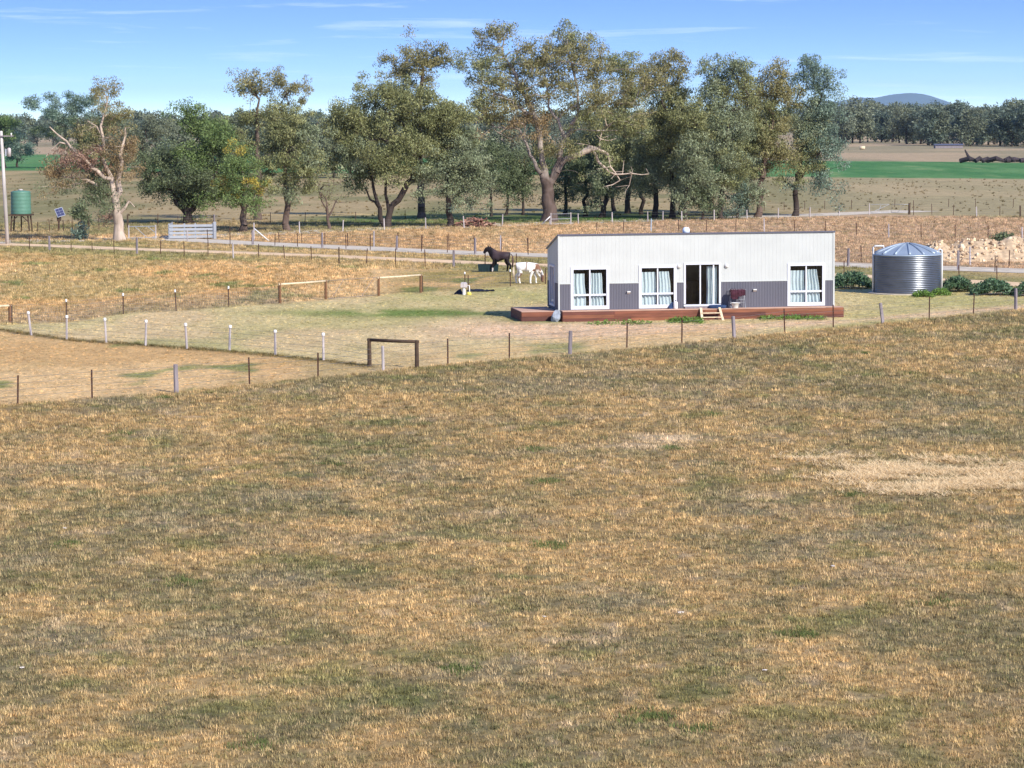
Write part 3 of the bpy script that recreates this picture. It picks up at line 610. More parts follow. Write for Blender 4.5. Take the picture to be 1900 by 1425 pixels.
def far_tree(x, y, s, k, label, group, rz):
    t = thing('far_tree', label, 'tree', (x, y, 0), rz, group)
    t.scale = (s * 1.15, s * 1.15, s)
    obj('trunk', FARS[k][0], t); obj('crown', FARS[k][1], t)
rf = random.Random(4)
px = 1560.0; k = 0
while px < 1990:
    D = 1190 + 130 * rf.random() - (px - 1560) * 0.45 + (70 if px < 1690 else 0)
    p = AT(px, 300, D)
    far_tree(p[0], D, rf.uniform(.78, 1.02), rf.choice([0, 1, 2, 4]), 'dull green tree in the front rank of the far tree line at right', 'far tree line on the right', rf.uniform(0, 6.28))
    px += rf.uniform(8, 15)
px = -60.0
while px < 1560:
    D = 1420 + 160 * rf.random(); p = AT(px, 300, D)
    far_tree(p[0], D, rf.uniform(.62, .86), rf.choice([0, 1, 2, 3, 4]), 'hazy tree of the far tree line showing between the roadside gums', 'far tree line on the left', rf.uniform(0, 6.28))
    px += rf.uniform(24, 40)
rs_ = random.Random(14)
for (px, py, s_) in ((215, 322, .55), (250, 318, .6), (300, 325, .5), (335, 320, .55), (420, 322, .55), (470, 318, .6), (590, 326, .5), (620, 330, .55), (650, 322, .62), (690, 330, .5), (880, 330, .5), (910, 322, .55), (950, 326, .5), (1000, 318, .6), (1060, 324, .55), (1110, 326, .5), (1160, 320, .6), (1210, 326, .55), (1255, 320, .6), (1300, 326, .55), (1345, 322, .55), (1390, 326, .5)):
    p = G(px, py); far_tree(p[0], p[1], s_ * rs_.uniform(.9, 1.15), rs_.choice([0, 1, 2, 4]), 'half-hidden scrubby tree at the back of the far paddock behind the gums', 'scrub trees at the back of the far paddock', rs_.uniform(0, 6.28))
# the wood behind it reads as one mass
Vs, Qs, Cs, off = [], [], [], 0
wr = np.random.default_rng(77)
for i in range(150):
    pxx = -150 + 2250 * (i + wr.random()) / 150; D = wr.uniform(1500, 1900); s = wr.uniform(.95, 1.28) * (.80 if pxx < 1500 else 1)
    p = AT(pxx, 300, D); n = 24
    u = wr.normal(size=(n, 3)); u /= np.linalg.norm(u, axis=1)[:, None]
    T = np.array([p[0], D, 11.5 * s]) + u * np.array([6.5, 4.5, 6.4]) * s * (wr.uniform(.3, 1, (n, 1)) ** .5)
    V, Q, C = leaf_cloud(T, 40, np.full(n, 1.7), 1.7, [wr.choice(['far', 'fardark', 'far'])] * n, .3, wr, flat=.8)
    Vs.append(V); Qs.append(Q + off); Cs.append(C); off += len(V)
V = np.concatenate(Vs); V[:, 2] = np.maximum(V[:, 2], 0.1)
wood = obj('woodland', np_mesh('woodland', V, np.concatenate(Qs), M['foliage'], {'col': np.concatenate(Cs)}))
tag(wood, 'hazy mass of distant woodland along the horizon', 'woodland', kind='stuff')
# distant mountain
def hill():
    D = 27000.0; pts = [(1380, 226), (1480, 205), (1560, 187), (1590, 180.5), (1620, 182), (1650, 176), (1685, 172), (1715, 174), (1740, 182), (1775, 196), (1830, 214), (1900, 226)]
    xs = np.linspace(1380, 1900, 90); ys = np.interp(xs, [p[0] for p in pts], [p[1] for p in pts]) + (fbm(xs / 12, xs * 0, 301, 3) - .5) * 2.2
    ys = np.convolve(np.pad(ys, 2, 'edge'), [.1, .2, .4, .2, .1], 'valid')
    rows = []
    for j, s in enumerate([-1, -.75, -.5, -.25, 0, .3, .6, 1]):
        pr = np.array([AT(a, b, D) for a, b in zip(xs, ys)]); hh = np.maximum(pr[:, 2], 0) * (1 - abs(s) ** 1.3)
        pr[:, 2] = hh * (1 + .25 * (fbm(xs / 20 + j * 3, xs * 0 + j * 2.7, 305, 4) - .5) * (abs(s) > .1)); pr[:, 1] += s * 1800; rows.append(pr)
    V = np.concatenate(rows); n = len(xs)
    q = [(j * n + i, j * n + i + 1, (j + 1) * n + i + 1, (j + 1) * n + i) for j in range(len(rows) - 1) for i in range(n - 1)]
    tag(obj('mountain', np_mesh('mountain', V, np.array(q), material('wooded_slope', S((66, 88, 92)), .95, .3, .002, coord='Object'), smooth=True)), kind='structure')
hill()

# ------------------------------------------------------------------ fences
def post_mesh(kind):
    m = MB()
    if kind == 'picket':
        for a in (90, 210, 330):
            c, s = math.cos(math.radians(a)), math.sin(math.radians(a))
            m.bar((c * .017, s * .017, -.1), (c * .017, s * .017, 1), .009, .036, (c, s, 0))
        return m.mesh('post', M['steel_post'])
    r = {'wood': .092, 'white': .06, 'capped': .052, 'dark': .085, 'brown': .075, 'blue': .05, 'small': .05}[kind]
    rr = random.Random(kind); n = 8; vs, fs = [], []
    lv = [(-.1, 1.05), (.3, 1.0), (.7, .96), (.97, .93), (1.0, .80)]
    for z, s in lv:
        for k in range(n):
            t = 2 * math.pi * k / n; q = r * s * (1 + .12 * math.sin(k * 2.3 + 1) + rr.uniform(-.05, .05)); vs.append((q * math.cos(t), q * math.sin(t), z))
    for i in range(len(lv) - 1):
        for k in range(n): fs.append((i * n + k, i * n + (k + 1) % n, (i + 1) * n + (k + 1) % n, (i + 1) * n + k))
    fs.append(tuple(range((len(lv) - 1) * n, len(lv) * n))); m.add(vs, fs)
    return m.mesh('post', M[{'wood': 'wood_post', 'white': 'white_post', 'capped': 'white_post', 'dark': 'dark_wood', 'brown': 'brown_post', 'blue': 'blue_steel', 'small': 'dark_wood'}[kind]])
POST = {k: post_mesh(k) for k in ('picket', 'wood', 'white', 'capped', 'dark', 'brown', 'blue', 'small')}
CAPM = MB().lathe([(.072, -.10), (.076, -.02), (.06, .02), (.0, .035)], 10).mesh('cap', M['cap'], True)
PCAP = MB().lathe([(.05, -.12), (.052, -.02), (.04, .02), (.0, .03)], 8).mesh('cap', M['cap'], True)
frnd = random.Random(21)
def fence(name, label, posts, wires=(.3, .55, .8, 1.02), group='wire fences across the paddocks', wr=.006, net=None):
    """posts: (px, py_base, kind, height m[, cap])"""
    P = [G(p[0], p[1]) for p in posts]; B = P[0].copy(); B[2] = 0
    t = thing(name, label, 'fence', B, 0, group); tops = []
    for q, p in zip(posts, P):
        kind, h = q[2], q[3] * frnd.uniform(.97, 1.03); ln_ = (frnd.gauss(0, .025), frnd.gauss(0, .02) + (q[5] if len(q) > 5 else 0), frnd.uniform(0, 6.28) if kind != 'picket' else 0)
        z = float(ground_z(np.array([p[0]]), np.array([p[1]]))[0])
        o = obj('post', POST[kind], t, (p[0] - B[0], p[1] - B[1], z), ln_, (1, 1, h))
        if len(q) > 4 and q[4]:
            c = obj('cap', CAPM if kind == 'capped' else PCAP, o, (0, 0, 1)); c.scale = (1, 1, 1 / h)
        tops.append((p[0] - B[0], p[1] - B[1], z, h))
    for w in wires:
        m = MB()
        m.tube([(a[0], a[1] - .03, a[2] + w * min(1, a[3] / 1.1)) for a in tops], wr, 3, False)
        m.build('wire', M['wire'], t)
    if net:
        m = MB(); step, rad = net
        for a, b in zip(tops[:-1], tops[1:]):
            L = math.hypot(b[0] - a[0], b[1] - a[1]); k = int(L / step)
            for i in range(k):
                f = i / k; x, y, z = a[0] + (b[0] - a[0]) * f, a[1] + (b[1] - a[1]) * f - .03, a[2] + (b[2] - a[2]) * f
                m.tube([(x, y, z + .03), (x, y, z + .9)], rad, 3, False)
        for w in (.08, .2, .42, .68): m.tube([(a[0], a[1] - .03, a[2] + w) for a in tops], rad, 3, False)
        m.build('netting', M['wire'], t)
    return t
pk = 'picket'
fence('wire_fence', 'near wire fence of rusty pickets and grey posts crossing before the house',
      [(-110, 761, pk, 1.08), (33, 750, pk, 1.08), (171, 740, pk, 1.08), (327, 728, 'wood', 1.12), (463, 712, pk, 1.1), (590, 700, pk, 1.05), (711, 688, 'white', 1.03), (831, 676, pk, 1.12), (945, 667, pk, 1.13), (1058, 657, 'wood', 1.02, 0, -.05), (1163, 645, pk, 1.14),
       (1265, 637, pk, 1.13), (1362, 628, 'wood', 1.08, 0, -.04), (1456, 616, pk, 1.12), (1546, 607, pk, 1.12), (1638, 600, 'wood', 1.05, 0, -.12), (1724, 592, pk, 1.14), (1806, 583, pk, 1.12), (1885, 575, 'wood', 1.18, 0, -.05), (1985, 566, pk, 1.1)])
fence('yard_fence', 'yard fence of leaning white-capped grey posts along the uncut grass strip',
      [(-70, 604, 'capped', 1.2, 1, .1), (-4, 613, 'capped', 1.2, 1, .1), (58, 622, 'capped', 1.18, 1, .12), (124, 630, 'capped', 1.18, 1, .1), (197, 636, 'capped', 1.16, 1, .08), (270, 641, 'capped', 1.16, 1, .05), (347, 647, 'capped', 1.14, 1, .06), (426, 650, 'capped', 1.14, 1, .03), (511, 658, 'capped', 1.12, 1, .03), (600, 668, 'capped', 1.15, 1, .06), (684, 679, 'small', 1.0)],
      group='house yard fences')
fence('yard_fence', 'back yard fence of dark white-capped pickets with netting on the left',
      [(22, 601, 'small', 1.0), (124, 597, pk, 1.2, 1), (229, 583, pk, 1.12, 1), (327, 577, pk, 1.15, 1), (424, 570, pk, 1.16, 1), (518, 563, 'small', 1.0)], group='house yard fences', net=(.16, .004))
fence('yard_fence', 'short run of yard fence with white-capped pickets beside the horses',
      [(784, 542, 'small', 1.0), (863, 537, pk, 1.1, 1), (869, 538, pk, .9), (947, 531, pk, 1.05, 1), (1012, 527, pk, 1.05)], group='house yard fences', net=(.2, .003))
fence('wire_fence', 'wire fence of thin pickets along the near side of the dirt track',
      [(-40, 461, pk, 1.15), (55, 463, pk, 1.15), (92, 465, 'wood', 1.2), (132, 466, pk, .7), (171, 467, pk, .75), (212, 469, pk, 1.0), (254, 471, 'wood', 1.3), (298, 473, pk, 1.15), (342, 476, pk, 1.2), (386, 477, pk, 1.35), (433, 480, 'white', 1.2), (480, 481, pk, 1.15), (528, 483, pk, 1.15), (578, 485, pk, 1.15), (629, 489, 'small', 1.22), (680, 491, pk, 1.2), (734, 491, pk, 1.2), (789, 494, pk, 1.2), (842, 496, 'wood', 1.22), (900, 498, pk, 1.2), (958, 501, pk, 1.18), (1030, 504, pk, 1.18),
       (1400, 513, pk, 1.2), (1566, 517, pk, 1.2), (1640, 520, pk, 1.2), (1780, 527, pk, 1.2), (1850, 529, pk, 1.2), (1930, 532, pk, 1.2)])
fence('wire_fence', 'wire fence of pickets and grey posts along the near edge of the gravel lane',
      [(348, 448, 'white', 1.0), (386, 450, pk, 1.15), (427, 453, pk, 1.4), (469, 454, 'wood', 1.25), (510, 456, pk, 1.05), (552, 458, pk, 1.15), (598, 460, 'wood', 1.25), (642, 462, pk, 1.2), (687, 464, pk, 1.25), (736, 464, 'wood', 1.15), (782, 467, pk, 1.35), (830, 469, pk, 1.3), (882, 471, 'wood', 1.25), (930, 471, pk, 1.3), (980, 473, pk, 1.35), (1040, 476, pk, 1.3),
       (1400, 487, pk, 1.3), (1574, 494, 'wood', 1.3), (1640, 496, pk, 1.2), (1778, 501, 'wood', 1.35), (1846, 504, pk, 1.1), (1910, 507, pk, 1.2)])
fence('wire_fence', 'wire fence of rust-red pickets on the far side of the gravel lane',
      [(518, 450, pk, .9), (560, 452, pk, .95), (603, 455, pk, 1.1), (645, 457, pk, 1.1), (694, 458, 'white', 1.3), (738, 460, pk, 1.25), (783, 462, pk, 1.2), (833, 464, pk, 1.3), (880, 465, pk, 1.2), (929, 466, 'white', 1.3), (980, 467, pk, 1.1),
       (1500, 481, pk, 1.15), (1598, 484, pk, 1.15), (1700, 488, pk, 1.15), (1800, 494, 'white', 1.4), (1872, 496, pk, 1.2), (1930, 498, pk, 1.2)])
fence('post_fence', 'row of white posts with wires along the tree-lined gravel road',
      [(471, 446, 'white', 1.55), (556, 433, 'white', 1.1), (636, 430, 'white', 1.1), (713, 427, 'white', 1.12), (790, 425, 'white', 1.12), (861, 423, 'white', 1.15), (932, 419, 'white', 1.12), (1020, 418, 'white', .5), (1073, 416, 'white', 1.12), (1136, 414, 'white', 1.15), (1202, 412, 'white', 1.12), (1230, 410, 'white', 1.0), (1265, 411, 'white', 1.1), (1325, 409, 'white', 1.1), (1386, 407, 'white', 1.0), (1444, 405, 'white', 1.1), (1503, 403, 'white', 1.1), (1557, 400, 'white', 1.05), (1613, 398, 'white', 1.2)], wires=(.4, .75, 1.0))
fence('wire_fence', 'wire fence of thin pickets standing close behind the house roof',
      [(1107, 430, pk, .9), (1157, 430, pk, 1.0), (1208, 430, 'blue', 1.25), (1259, 430, pk, 1.1), (1311, 431, pk, 1.15), (1365, 431, pk, 1.2), (1418, 431, 'white', 1.25), (1474, 432, pk, 1.15), (1531, 433, pk, 1.15), (1589, 438, pk, 1.2), (1649, 441, 'white', 1.25), (1709, 441, pk, 1.2), (1772, 443, pk, 1.2), (1833, 444, pk, 1.2), (1897, 447, 'white', 1.2), (1950, 449, pk, 1.2)])
fence('wire_fence', 'weathered paddock fence running right from the twin steel gates',
      [(1695, 399, pk, 1.6), (1729, 400, pk, 1.3), (1769, 400, pk, 1.2), (1812, 402, 'white', 1.05), (1855, 402, pk, 1.1), (1893, 404, 'dark', 1.3), (1930, 405, pk, 1.1)])
fence('wire_fence', 'faint old fence of small posts across the far right paddock',
      [(1380, 392, pk, 1.0), (1418, 391, pk, 1.0), (1455, 390, pk, 1.0), (1493, 389, pk, 1.0), (1530, 388, pk, 1.0), (1580, 386, pk, 1.0), (1660, 384, pk, 1.0), (1760, 384, pk, 1.0), (1810, 384, pk, 1.0), (1880, 384, pk, 1.0)], wr=.004)
fence('wire_fence', 'old fence of small posts below the green tank and solar panel',
      [(70, 431, 'small', 1.0), (92, 429, pk, 1.1), (108, 428, pk, 1.0), (118, 428, 'small', 1.1), (134, 428, pk, 1.2), (150, 427, pk, 1.0), (165, 427, 'small', 1.2), (184, 427, pk, 1.2), (237, 425, 'dark', 1.5), (293, 424, pk, 1.5), (330, 420, pk, 1.0), (398, 418, 'wood', 1.1), (502, 415, pk, 1.2), (566, 413, pk, 1.1), (660, 410, pk, 1.0), (752, 407, pk, 1.0)])

# braced strainer frames
def strainer(name, label, a, b, h, post, rail, rail_r=.06, inset=.06):
    A, B = G(*a), G(*b); t = thing(name, label, 'fence brace', A, 0, 'strainer frames of the house yard')
    for q in (A, B): obj('post', POST[post], t, q - A, (0, 0, 1.0), (1.05, 1.05, h))
    d = (B - A); dn = d / np.linalg.norm(d) * .08
    MB().tube([(-dn[0], -dn[1], h - inset), (d[0] * .5, d[1] * .5, h - inset - .01), (d[0] + dn[0], d[1] + dn[1], h - inset)], rail_r, 8).build('rail', M[rail], t, smooth=True)
    return t
strainer('braced_fence_end', 'dark timber strainer frame of two posts and a top rail on the near fence', (686, 679), (774, 683), 1.18, 'dark', 'dark_wood', .07)
strainer('braced_fence_end', 'pale-railed strainer frame left of the netted yard gate', (520, 563), (605, 556), 1.16, 'brown', 'pale_rail')
strainer('braced_fence_end', 'pale-railed strainer frame right of the netted yard gate', (703, 549), (781, 543), 1.14, 'brown', 'pale_rail')
strainer('braced_fence_end', 'pale-railed strainer frame cut by the left edge of the picture', (-60, 605), (19, 601), 1.02, 'brown', 'pale_rail')

def gate(name, label, a, b, h, bars, diag, mat, rad=.024, mesh=0, z0=.12, post=None):
    A, B = G(*a), G(*b); d = B - A; t = thing(name, label, 'gate', A, 0, 'farm gates')
    L = np.linalg.norm(d); u = d / L
    fr = MB()
    c = lambda s, z: (u[0] * s, u[1] * s, z)
    fr.tube([c(.05, z0), c(L - .05, z0), c(L - .05, h), c(.05, h), c(.05, z0)], rad, 6)
    fr.build('frame', mat, t, smooth=True)
    for k in range(bars):
        z = z0 + (h - z0) * (k + 1) / (bars + 1); MB().tube([c(.05, z), c(L - .05, z)], rad * .7, 5).build('bar', mat, t)
    for (s0, q0, s1, q1) in diag: MB().tube([c(L * s0, z0 + (h - z0) * q0), c(L * s1, z0 + (h - z0) * q1)], rad * .8, 5).build('brace', mat, t)
    if mesh:
        m = MB()
        for i in range(int(L / mesh)): m.tube([c(.05 + i * mesh, z0), c(.05 + i * mesh, h)], .003, 3, False)
        for i in range(7): m.tube([c(.05, z0 + (h - z0) * i / 7), c(L - .05, z0 + (h - z0) * i / 7)], .003, 3, False)
        m.build('netting', M['wire'], t)
    if post:
        for s in (0, L): obj('post', POST[post], t, (u[0] * s, u[1] * s, 0), (0, 0, 0), (1, 1, h + .12))
    return t
gate('yard_gate', 'wide netted yard gate with two diagonal braces between pale-railed frames', (608, 556), (700, 549), 1.12, 0, [(.08, 0, .32, 1), (.68, 0, .94, 1)], M['wood_post'], .013, .12, .06)
gate('farm_gate', 'left leaf of the twin steel gates at the far end of the road', (1615, 397), (1651, 396.5), 1.05, 0, [(.05, .05, .95, .95), (.4, .1, .55, .9)], M['galv'], .025, .25, post=None)
gate('farm_gate', 'right leaf of the twin steel gates beside the dark strainer post', (1653, 396.5), (1686, 397), 1.05, 0, [(.4, .1, .75, .9)], M['galv'], .025, .25)
o = obj('strainer_post', POST['dark'], None, G(1687, 398), (0, 0, 0), (1.5, 1.5, 1.25)); tag(o, 'thick dark strainer post at the right end of the twin steel gates', 'post')
gate('farm_gate', 'light steel gate standing against the trunk of the giant gum', (1022, 418), (1059, 417), 1.12, 1, [], M['galv'], .03, .2, post='white')
gate('farm_gate', 'open white pipe gate beside the half-dead gum', (239, 444), (289, 443), 1.15, 0, [(.02, 0, .45, 0.0), (.25, .95, .68, 0), (.72, .95, 1, .4)], M['white_paint'], .035, 0, post='white')

def rail_gate():
    A, B = G(314, 444), G(395, 443); t = thing('rail_fence', 'white wing fence of four broad rails on the gravel road', 'fence', A, 0)
    d = B - A; C = G(322, 438) - A
    for k in range(4):
        z = .22 + k * .33
        MB().bar((0, 0, z), (d[0], d[1], z), .05, .22).build('rail', M['white_paint'], t)
        MB().bar((-.06, .05, z), (C[0] - .06, C[1], z), .05, .22).build('rail', M['white_paint'], t)
    for s in (0.0, .35, .6, 1.0): MB().box(-.07, .07, .03, .17, -.1, 1.42).build('post', M['white_paint'], t, (d[0] * s, d[1] * s, 0))
    MB().box(-.12, .12, -.12, .12, -.1, 1.55).build('post', M['white_paint'], t, (d[0] + .2, d[1], 0))
rail_gate()
for lab, a, b in (('pale diagonal stay propping the first white post of the road fence', (472, 424, 0.95), (499, 447, 0)), ('white diagonal stay propping the small gate by the giant trunk', (1021, 404, .75), (1004, 417.5, 0))):
    A = G(b[0], b[1]); D_ = A[1]; T_ = AT(a[0], a[1], D_); T_[2] = a[2] * 1.15
    o = MB().tube([(0, 0, 0), T_ - A], .055, 7).build('fence_stay', M['cap'], None, A, True); tag(o, lab, 'stay')

# ------------------------------------------------------------------ power pole, raised tank, solar panel
A = G(14, 453); T_ = AT(2, 243, A[1])
t = thing('power_pole', 'grey leaning timber power pole at the left edge', 'pole', A)
d = T_ - A
MB().tube([(-d[0] * .01, 0, -.2), d * .5, d], [.18, .155, .13], 10).build('shaft', material('pole_timber', S((186, 178, 170)), .9, .3, 3, .4, stretch=(1, 1, .1)), t, smooth=True)
MB().bar(d * .955 + np.array([-1.1, -.2, 0]), d * .955 + np.array([1.1, -.2, 0]), .12, .1).build('crossarm', M['wood_post'], t)
for s in (-.9, .9): MB().lathe([(.03, 0), (.07, .05), (.05, .1), (.08, .16), (0, .24)], 8).build('insulator', M['cap'], t, d * .955 + np.array([s, -.2, .05]), True)
q = AT(11, 283, A[1]) - A
MB().box(-.06, .06, -.1, .1, -.3, .3).build('bracket', M['galv'], t, q); MB().lathe([(0, -.35), (.16, -.35), (.16, .35), (.05, .42), (0, .42)], 12).build('fuse_box', M['white_post'], t, q + np.array([.3, -.1, 0]), True)

A = G(40, 431); sc = A[1] / F
t = thing('raised_tank', 'green plastic water tank on a dark steel stand by the power pole', 'tank', A)
zb = AT(40, 397, A[1])[2]; zt = AT(40, 356, A[1])[2]; R_ = 18.5 * sc
pr = [(0, zb)]
for k in range(25):
    pr.append((R_ * (1 - .02 * (k / 24)) + (.02 if k % 4 == 0 else 0), zb + (zt - zb) * k / 24))
pr += [(R_ * .8, zt + .08), (R_ * .3, zt + .14), (0, zt + .16)]
MB().lathe(pr, 28).build('tank_shell', material('green_plastic', S((90, 130, 110)), .5, .1, 2, spec=.4), t, smooth=True)
MB().lathe([(0, zt + .14), (R_ * .22, zt + .14), (R_ * .22, zt + .26), (0, zt + .28)], 14).build('lid', M['white_post'], t, smooth=True)
MB().box(-R_ * 1.1, R_ * 1.1, -R_ * 1.1, R_ * 1.1, zb - .16, zb - .01).build('platform', M['dark_wood'], t)
for sx in (-1, 1):
    for sy in (-1, 1):
        MB().bar((sx * R_ * .95, sy * R_ * .8, -.1), (sx * R_ * .8, sy * R_ * .8, zb - .16), .13).build('leg', M['dark_wood'], t)
    MB().bar((sx * R_ * .9, -R_ * .8, zb * .55), (sx * R_ * .25, -R_ * .8, zb - .2), .09).build('brace', M['dark_wood'], t)
MB().tube([(0, 0, -.1), (0, 0, zb)], .07, 6).build('pipe', M['dark_wood'], t)

A = G(110, 427); t = thing('solar_panel', 'tilted blue solar panel on a post left of the half-dead gum', 'solar panel', A)
zc = AT(113, 394, A[1])[2]
MB().tube([(0, 0, -.1), (0, 0, zc - .1)], .07, 8).build('post', M['dark_wood'], t)
def tilted(name, w, h, th, off, mat):
    m = MB().box(-w / 2, w / 2, -th / 2, th / 2, -h / 2, h / 2).build(name, mat, t, (.1, off, zc)); m.rotation_euler = (math.radians(-38), math.radians(-16), math.radians(18)); return m
tilted('panel_frame', .80, 1.05, .05, 0, M['galv'])
fr = material('solar_cells', S((66, 68, 96)), .25, .15, 8, spec=.5)
for i in range(2):
    for j in range(3):
        c = MB().box(-.175, .175, -.03, -.028, -.15, .15).build('cell', fr, t, (.1, 0, zc)); m4 = Matrix.Translation((.1, 0, zc)) @ (Matrix.Rotation(math.radians(18), 4, 'Z') @ Matrix.Rotation(math.radians(-16), 4, 'Y') @ Matrix.Rotation(math.radians(-38), 4, 'X')) @ Matrix.Translation(((i - .5) * .365, 0, (j - 1) * .32)); c.matrix_local = m4
t_box = MB().box(-.2, .2, -.15, .15, -.3, .25).build('battery_box', M['dark_wood'], t, (0, 0, zc - .55))

def shrub(name, label, base, blobs, pal, tips, leaves, size, sig, seed, group=None, cat='shrub'):
    r = np.random.default_rng(seed); B = G(*base); k = B[1] / F; T, pals = [], []
    for _ in range(tips):
        b = blobs[r.integers(len(blobs))]; u = r.normal(size=3); u /= np.linalg.norm(u); q = r.uniform(.2, 1) ** .5
        T.append(AT(b[0], b[1], B[1]) + u * q * np.array([b[2], b[2], b[3]]) * k); pals.append(pal)
    T = np.array(T); T[:, 2] = np.maximum(T[:, 2], .1)
    top = T[:, 2].max() * .7
    pos, par, rad = skeleton(B, [[(*B, .05), (B[0] + .05, B[1], top, .02)]], T, r, rtip=.006)
    V, Q = tubes_from_edges(pos, par, rad)
    t = thing(name, label, cat, B, 0, group); obj('stem', np_mesh('stem', V - B, Q, BARK['mid']), t)
    V, Q, C = leaf_cloud(T, leaves, np.full(tips, sig), size, pals, .2, r); V[:, 2] = np.maximum(V[:, 2], .02)
    obj('leaves', np_mesh('leaves', V - B, Q, M['foliage'], {'col': C}), t)
shrub('shrub', 'dark feathery shrub left of the half-dead gum behind the old fence', (157, 425), [(152, 385, 14, 14), (143, 397, 12, 8), (160, 410, 8, 12)], 'dark', 40, 26, .28, .32, 61)
shrub('shrub', 'small dark bush at the roadside left of the half-dead trunk', (150, 445), [(150, 428, 12, 14), (145, 436, 10, 8)], 'bluegreen', 26, 26, .25, .28, 62)

# ------------------------------------------------------------------ house
ZD = 0.55
PL, PR = G(1037, 576, ZD), G(1547, 567.5, ZD)
TH = math.atan2(PR[1] - PL[1], PR[0] - PL[0]); LEN = float(np.hypot(*(PR - PL)[:2])); DEP = 3.7
U = np.array([math.cos(TH), math.sin(TH), 0]); Vv = np.array([-math.sin(TH), math.cos(TH), 0])
O = np.array([PL[0], PL[1], 0.0])
def WZ(px, py, v=0.0):             # pixel to wall coordinates on the front plane
    d = ray(px, py); p0 = O + Vv * v; c = np.array([0, 0, CAM_H]); t_ = ((p0 - c) @ Vv) / (d @ Vv); p = c + d * t_; return float((p - O) @ U), float(p[2])
ZT = (WZ(1037, 437.5)[1] + WZ(1547, 429.5)[1]) / 2; ZW = (WZ(1170, 525)[1] + WZ(1400, 520.5)[1]) / 2; ZR = ZT - 0.82
print('HOUSE', math.degrees(TH), LEN, ZT, ZW, O)
M['clad_white'] = material('white_cladding', S((190, 192, 186)), .5, .05, .9, spec=.25)
M['clad_grey'] = material('grey_corrugated', S((102, 101, 108)), .45, .06, .8, spec=.35)
M['roof'] = material('roof_steel', S((92, 92, 102)), .4, .06, .8, spec=.4)
M['frame'] = material('window_frame', S((212, 213, 216)), .4, .02, 2, spec=.35)
M['reveal'] = material('seal_rubber', S((70, 60, 62)), .7, .1, 3)
M['interior'] = material('interior_wall', S((150, 138, 128)), .9, .06, 1)
M['floor_in'] = material('interior_floor', S((110, 88, 66)), .6, .2, 3)
M['curtain'] = material('curtain', S((208, 220, 220)), .9, .04, 3)
def glass():
    m = bpy.data.materials.new('window_glass'); m.use_nodes = True; m.use_transparent_shadow = True; n, l = m.node_tree.nodes, m.node_tree.links; n.clear()
    t_ = N(n, 'ShaderNodeBsdfTransparent'); t_.inputs[0].default_value = (.86, .88, .88, 1); g = N(n, 'ShaderNodeBsdfGlossy'); g.inputs['Roughness'].default_value = .02
    fz = N(n, 'ShaderNodeLayerWeight'); x = N(n, 'ShaderNodeMixShader'); o_ = N(n, 'ShaderNodeOutputMaterial')
    f2 = mth(n, l, 'ADD', mth(n, l, 'MULTIPLY', mth(n, l, 'POWER', fz.outputs['Facing'], 4.0), 0.7), 0.07, clamp=True)
    l.new(f2, x.inputs[0]); l.new(t_.outputs[0], x.inputs[1]); l.new(g.outputs[0], x.inputs[2]); l.new(x.outputs[0], o_.inputs[0]); return m
M['glass'] = glass()
house = thing('cabin', 'long white and grey clad cabin with single-pitch roof', 'house', O, TH)
WIN = [(1058.5, 495.5, 1130.5, 574.5), (1185, 492.5, 1255.5, 571.5), (1461, 488.5, 1530.5, 567.5)]; DOOR = (1268.5, 488, 1337.5, 567.5)
ops = []
for w in WIN + [DOOR]:
    u0, z1 = WZ(w[0], w[1]); u1, z0 = WZ(w[2], w[3]); ops.append((u0, u1, max(z0, ZD + .03), z1))
def ribs(u0, u1, z0, z1, pitch, amp, prof, zt0=None, zt1=None):
    """vertical ribbed sheet in the (u, v) plane, facing -v; top may slope from zt0 to zt1"""
    m = MB(); n = max(1, int((u1 - u0) / pitch * (8 if prof == 'sine' else 4)))
    us = []
    if prof == 'sine':
        us = [(u0 + (u1 - u0) * i / n, -amp * (.5 + .5 * math.sin(2 * math.pi * (u0 + (u1 - u0) * i / n) / pitch))) for i in range(n + 1)]
    else:
        x = u0; us = [(u0, 0)]; k = math.ceil(u0 / pitch)
        while k * pitch < u1 - .03:
            x = k * pitch
            if x > u0 + .03: us += [(x - .011, 0), (x - .004, amp), (x + .004, amp), (x + .011, 0)]
            k += 1
        us.append((u1, 0))
    vs = []; zt0 = z1 if zt0 is None else zt0; zt1 = z1 if zt1 is None else zt1
    for u_, v_ in us: vs += [(u_, v_, z0), (u_, v_, zt0 + (zt1 - zt0) * (u_ - u0) / (u1 - u0))]
    fs = [(2 * i, 2 * i + 2, 2 * i + 3, 2 * i + 1) for i in range(len(us) - 1)]
    return m.add(vs, fs)
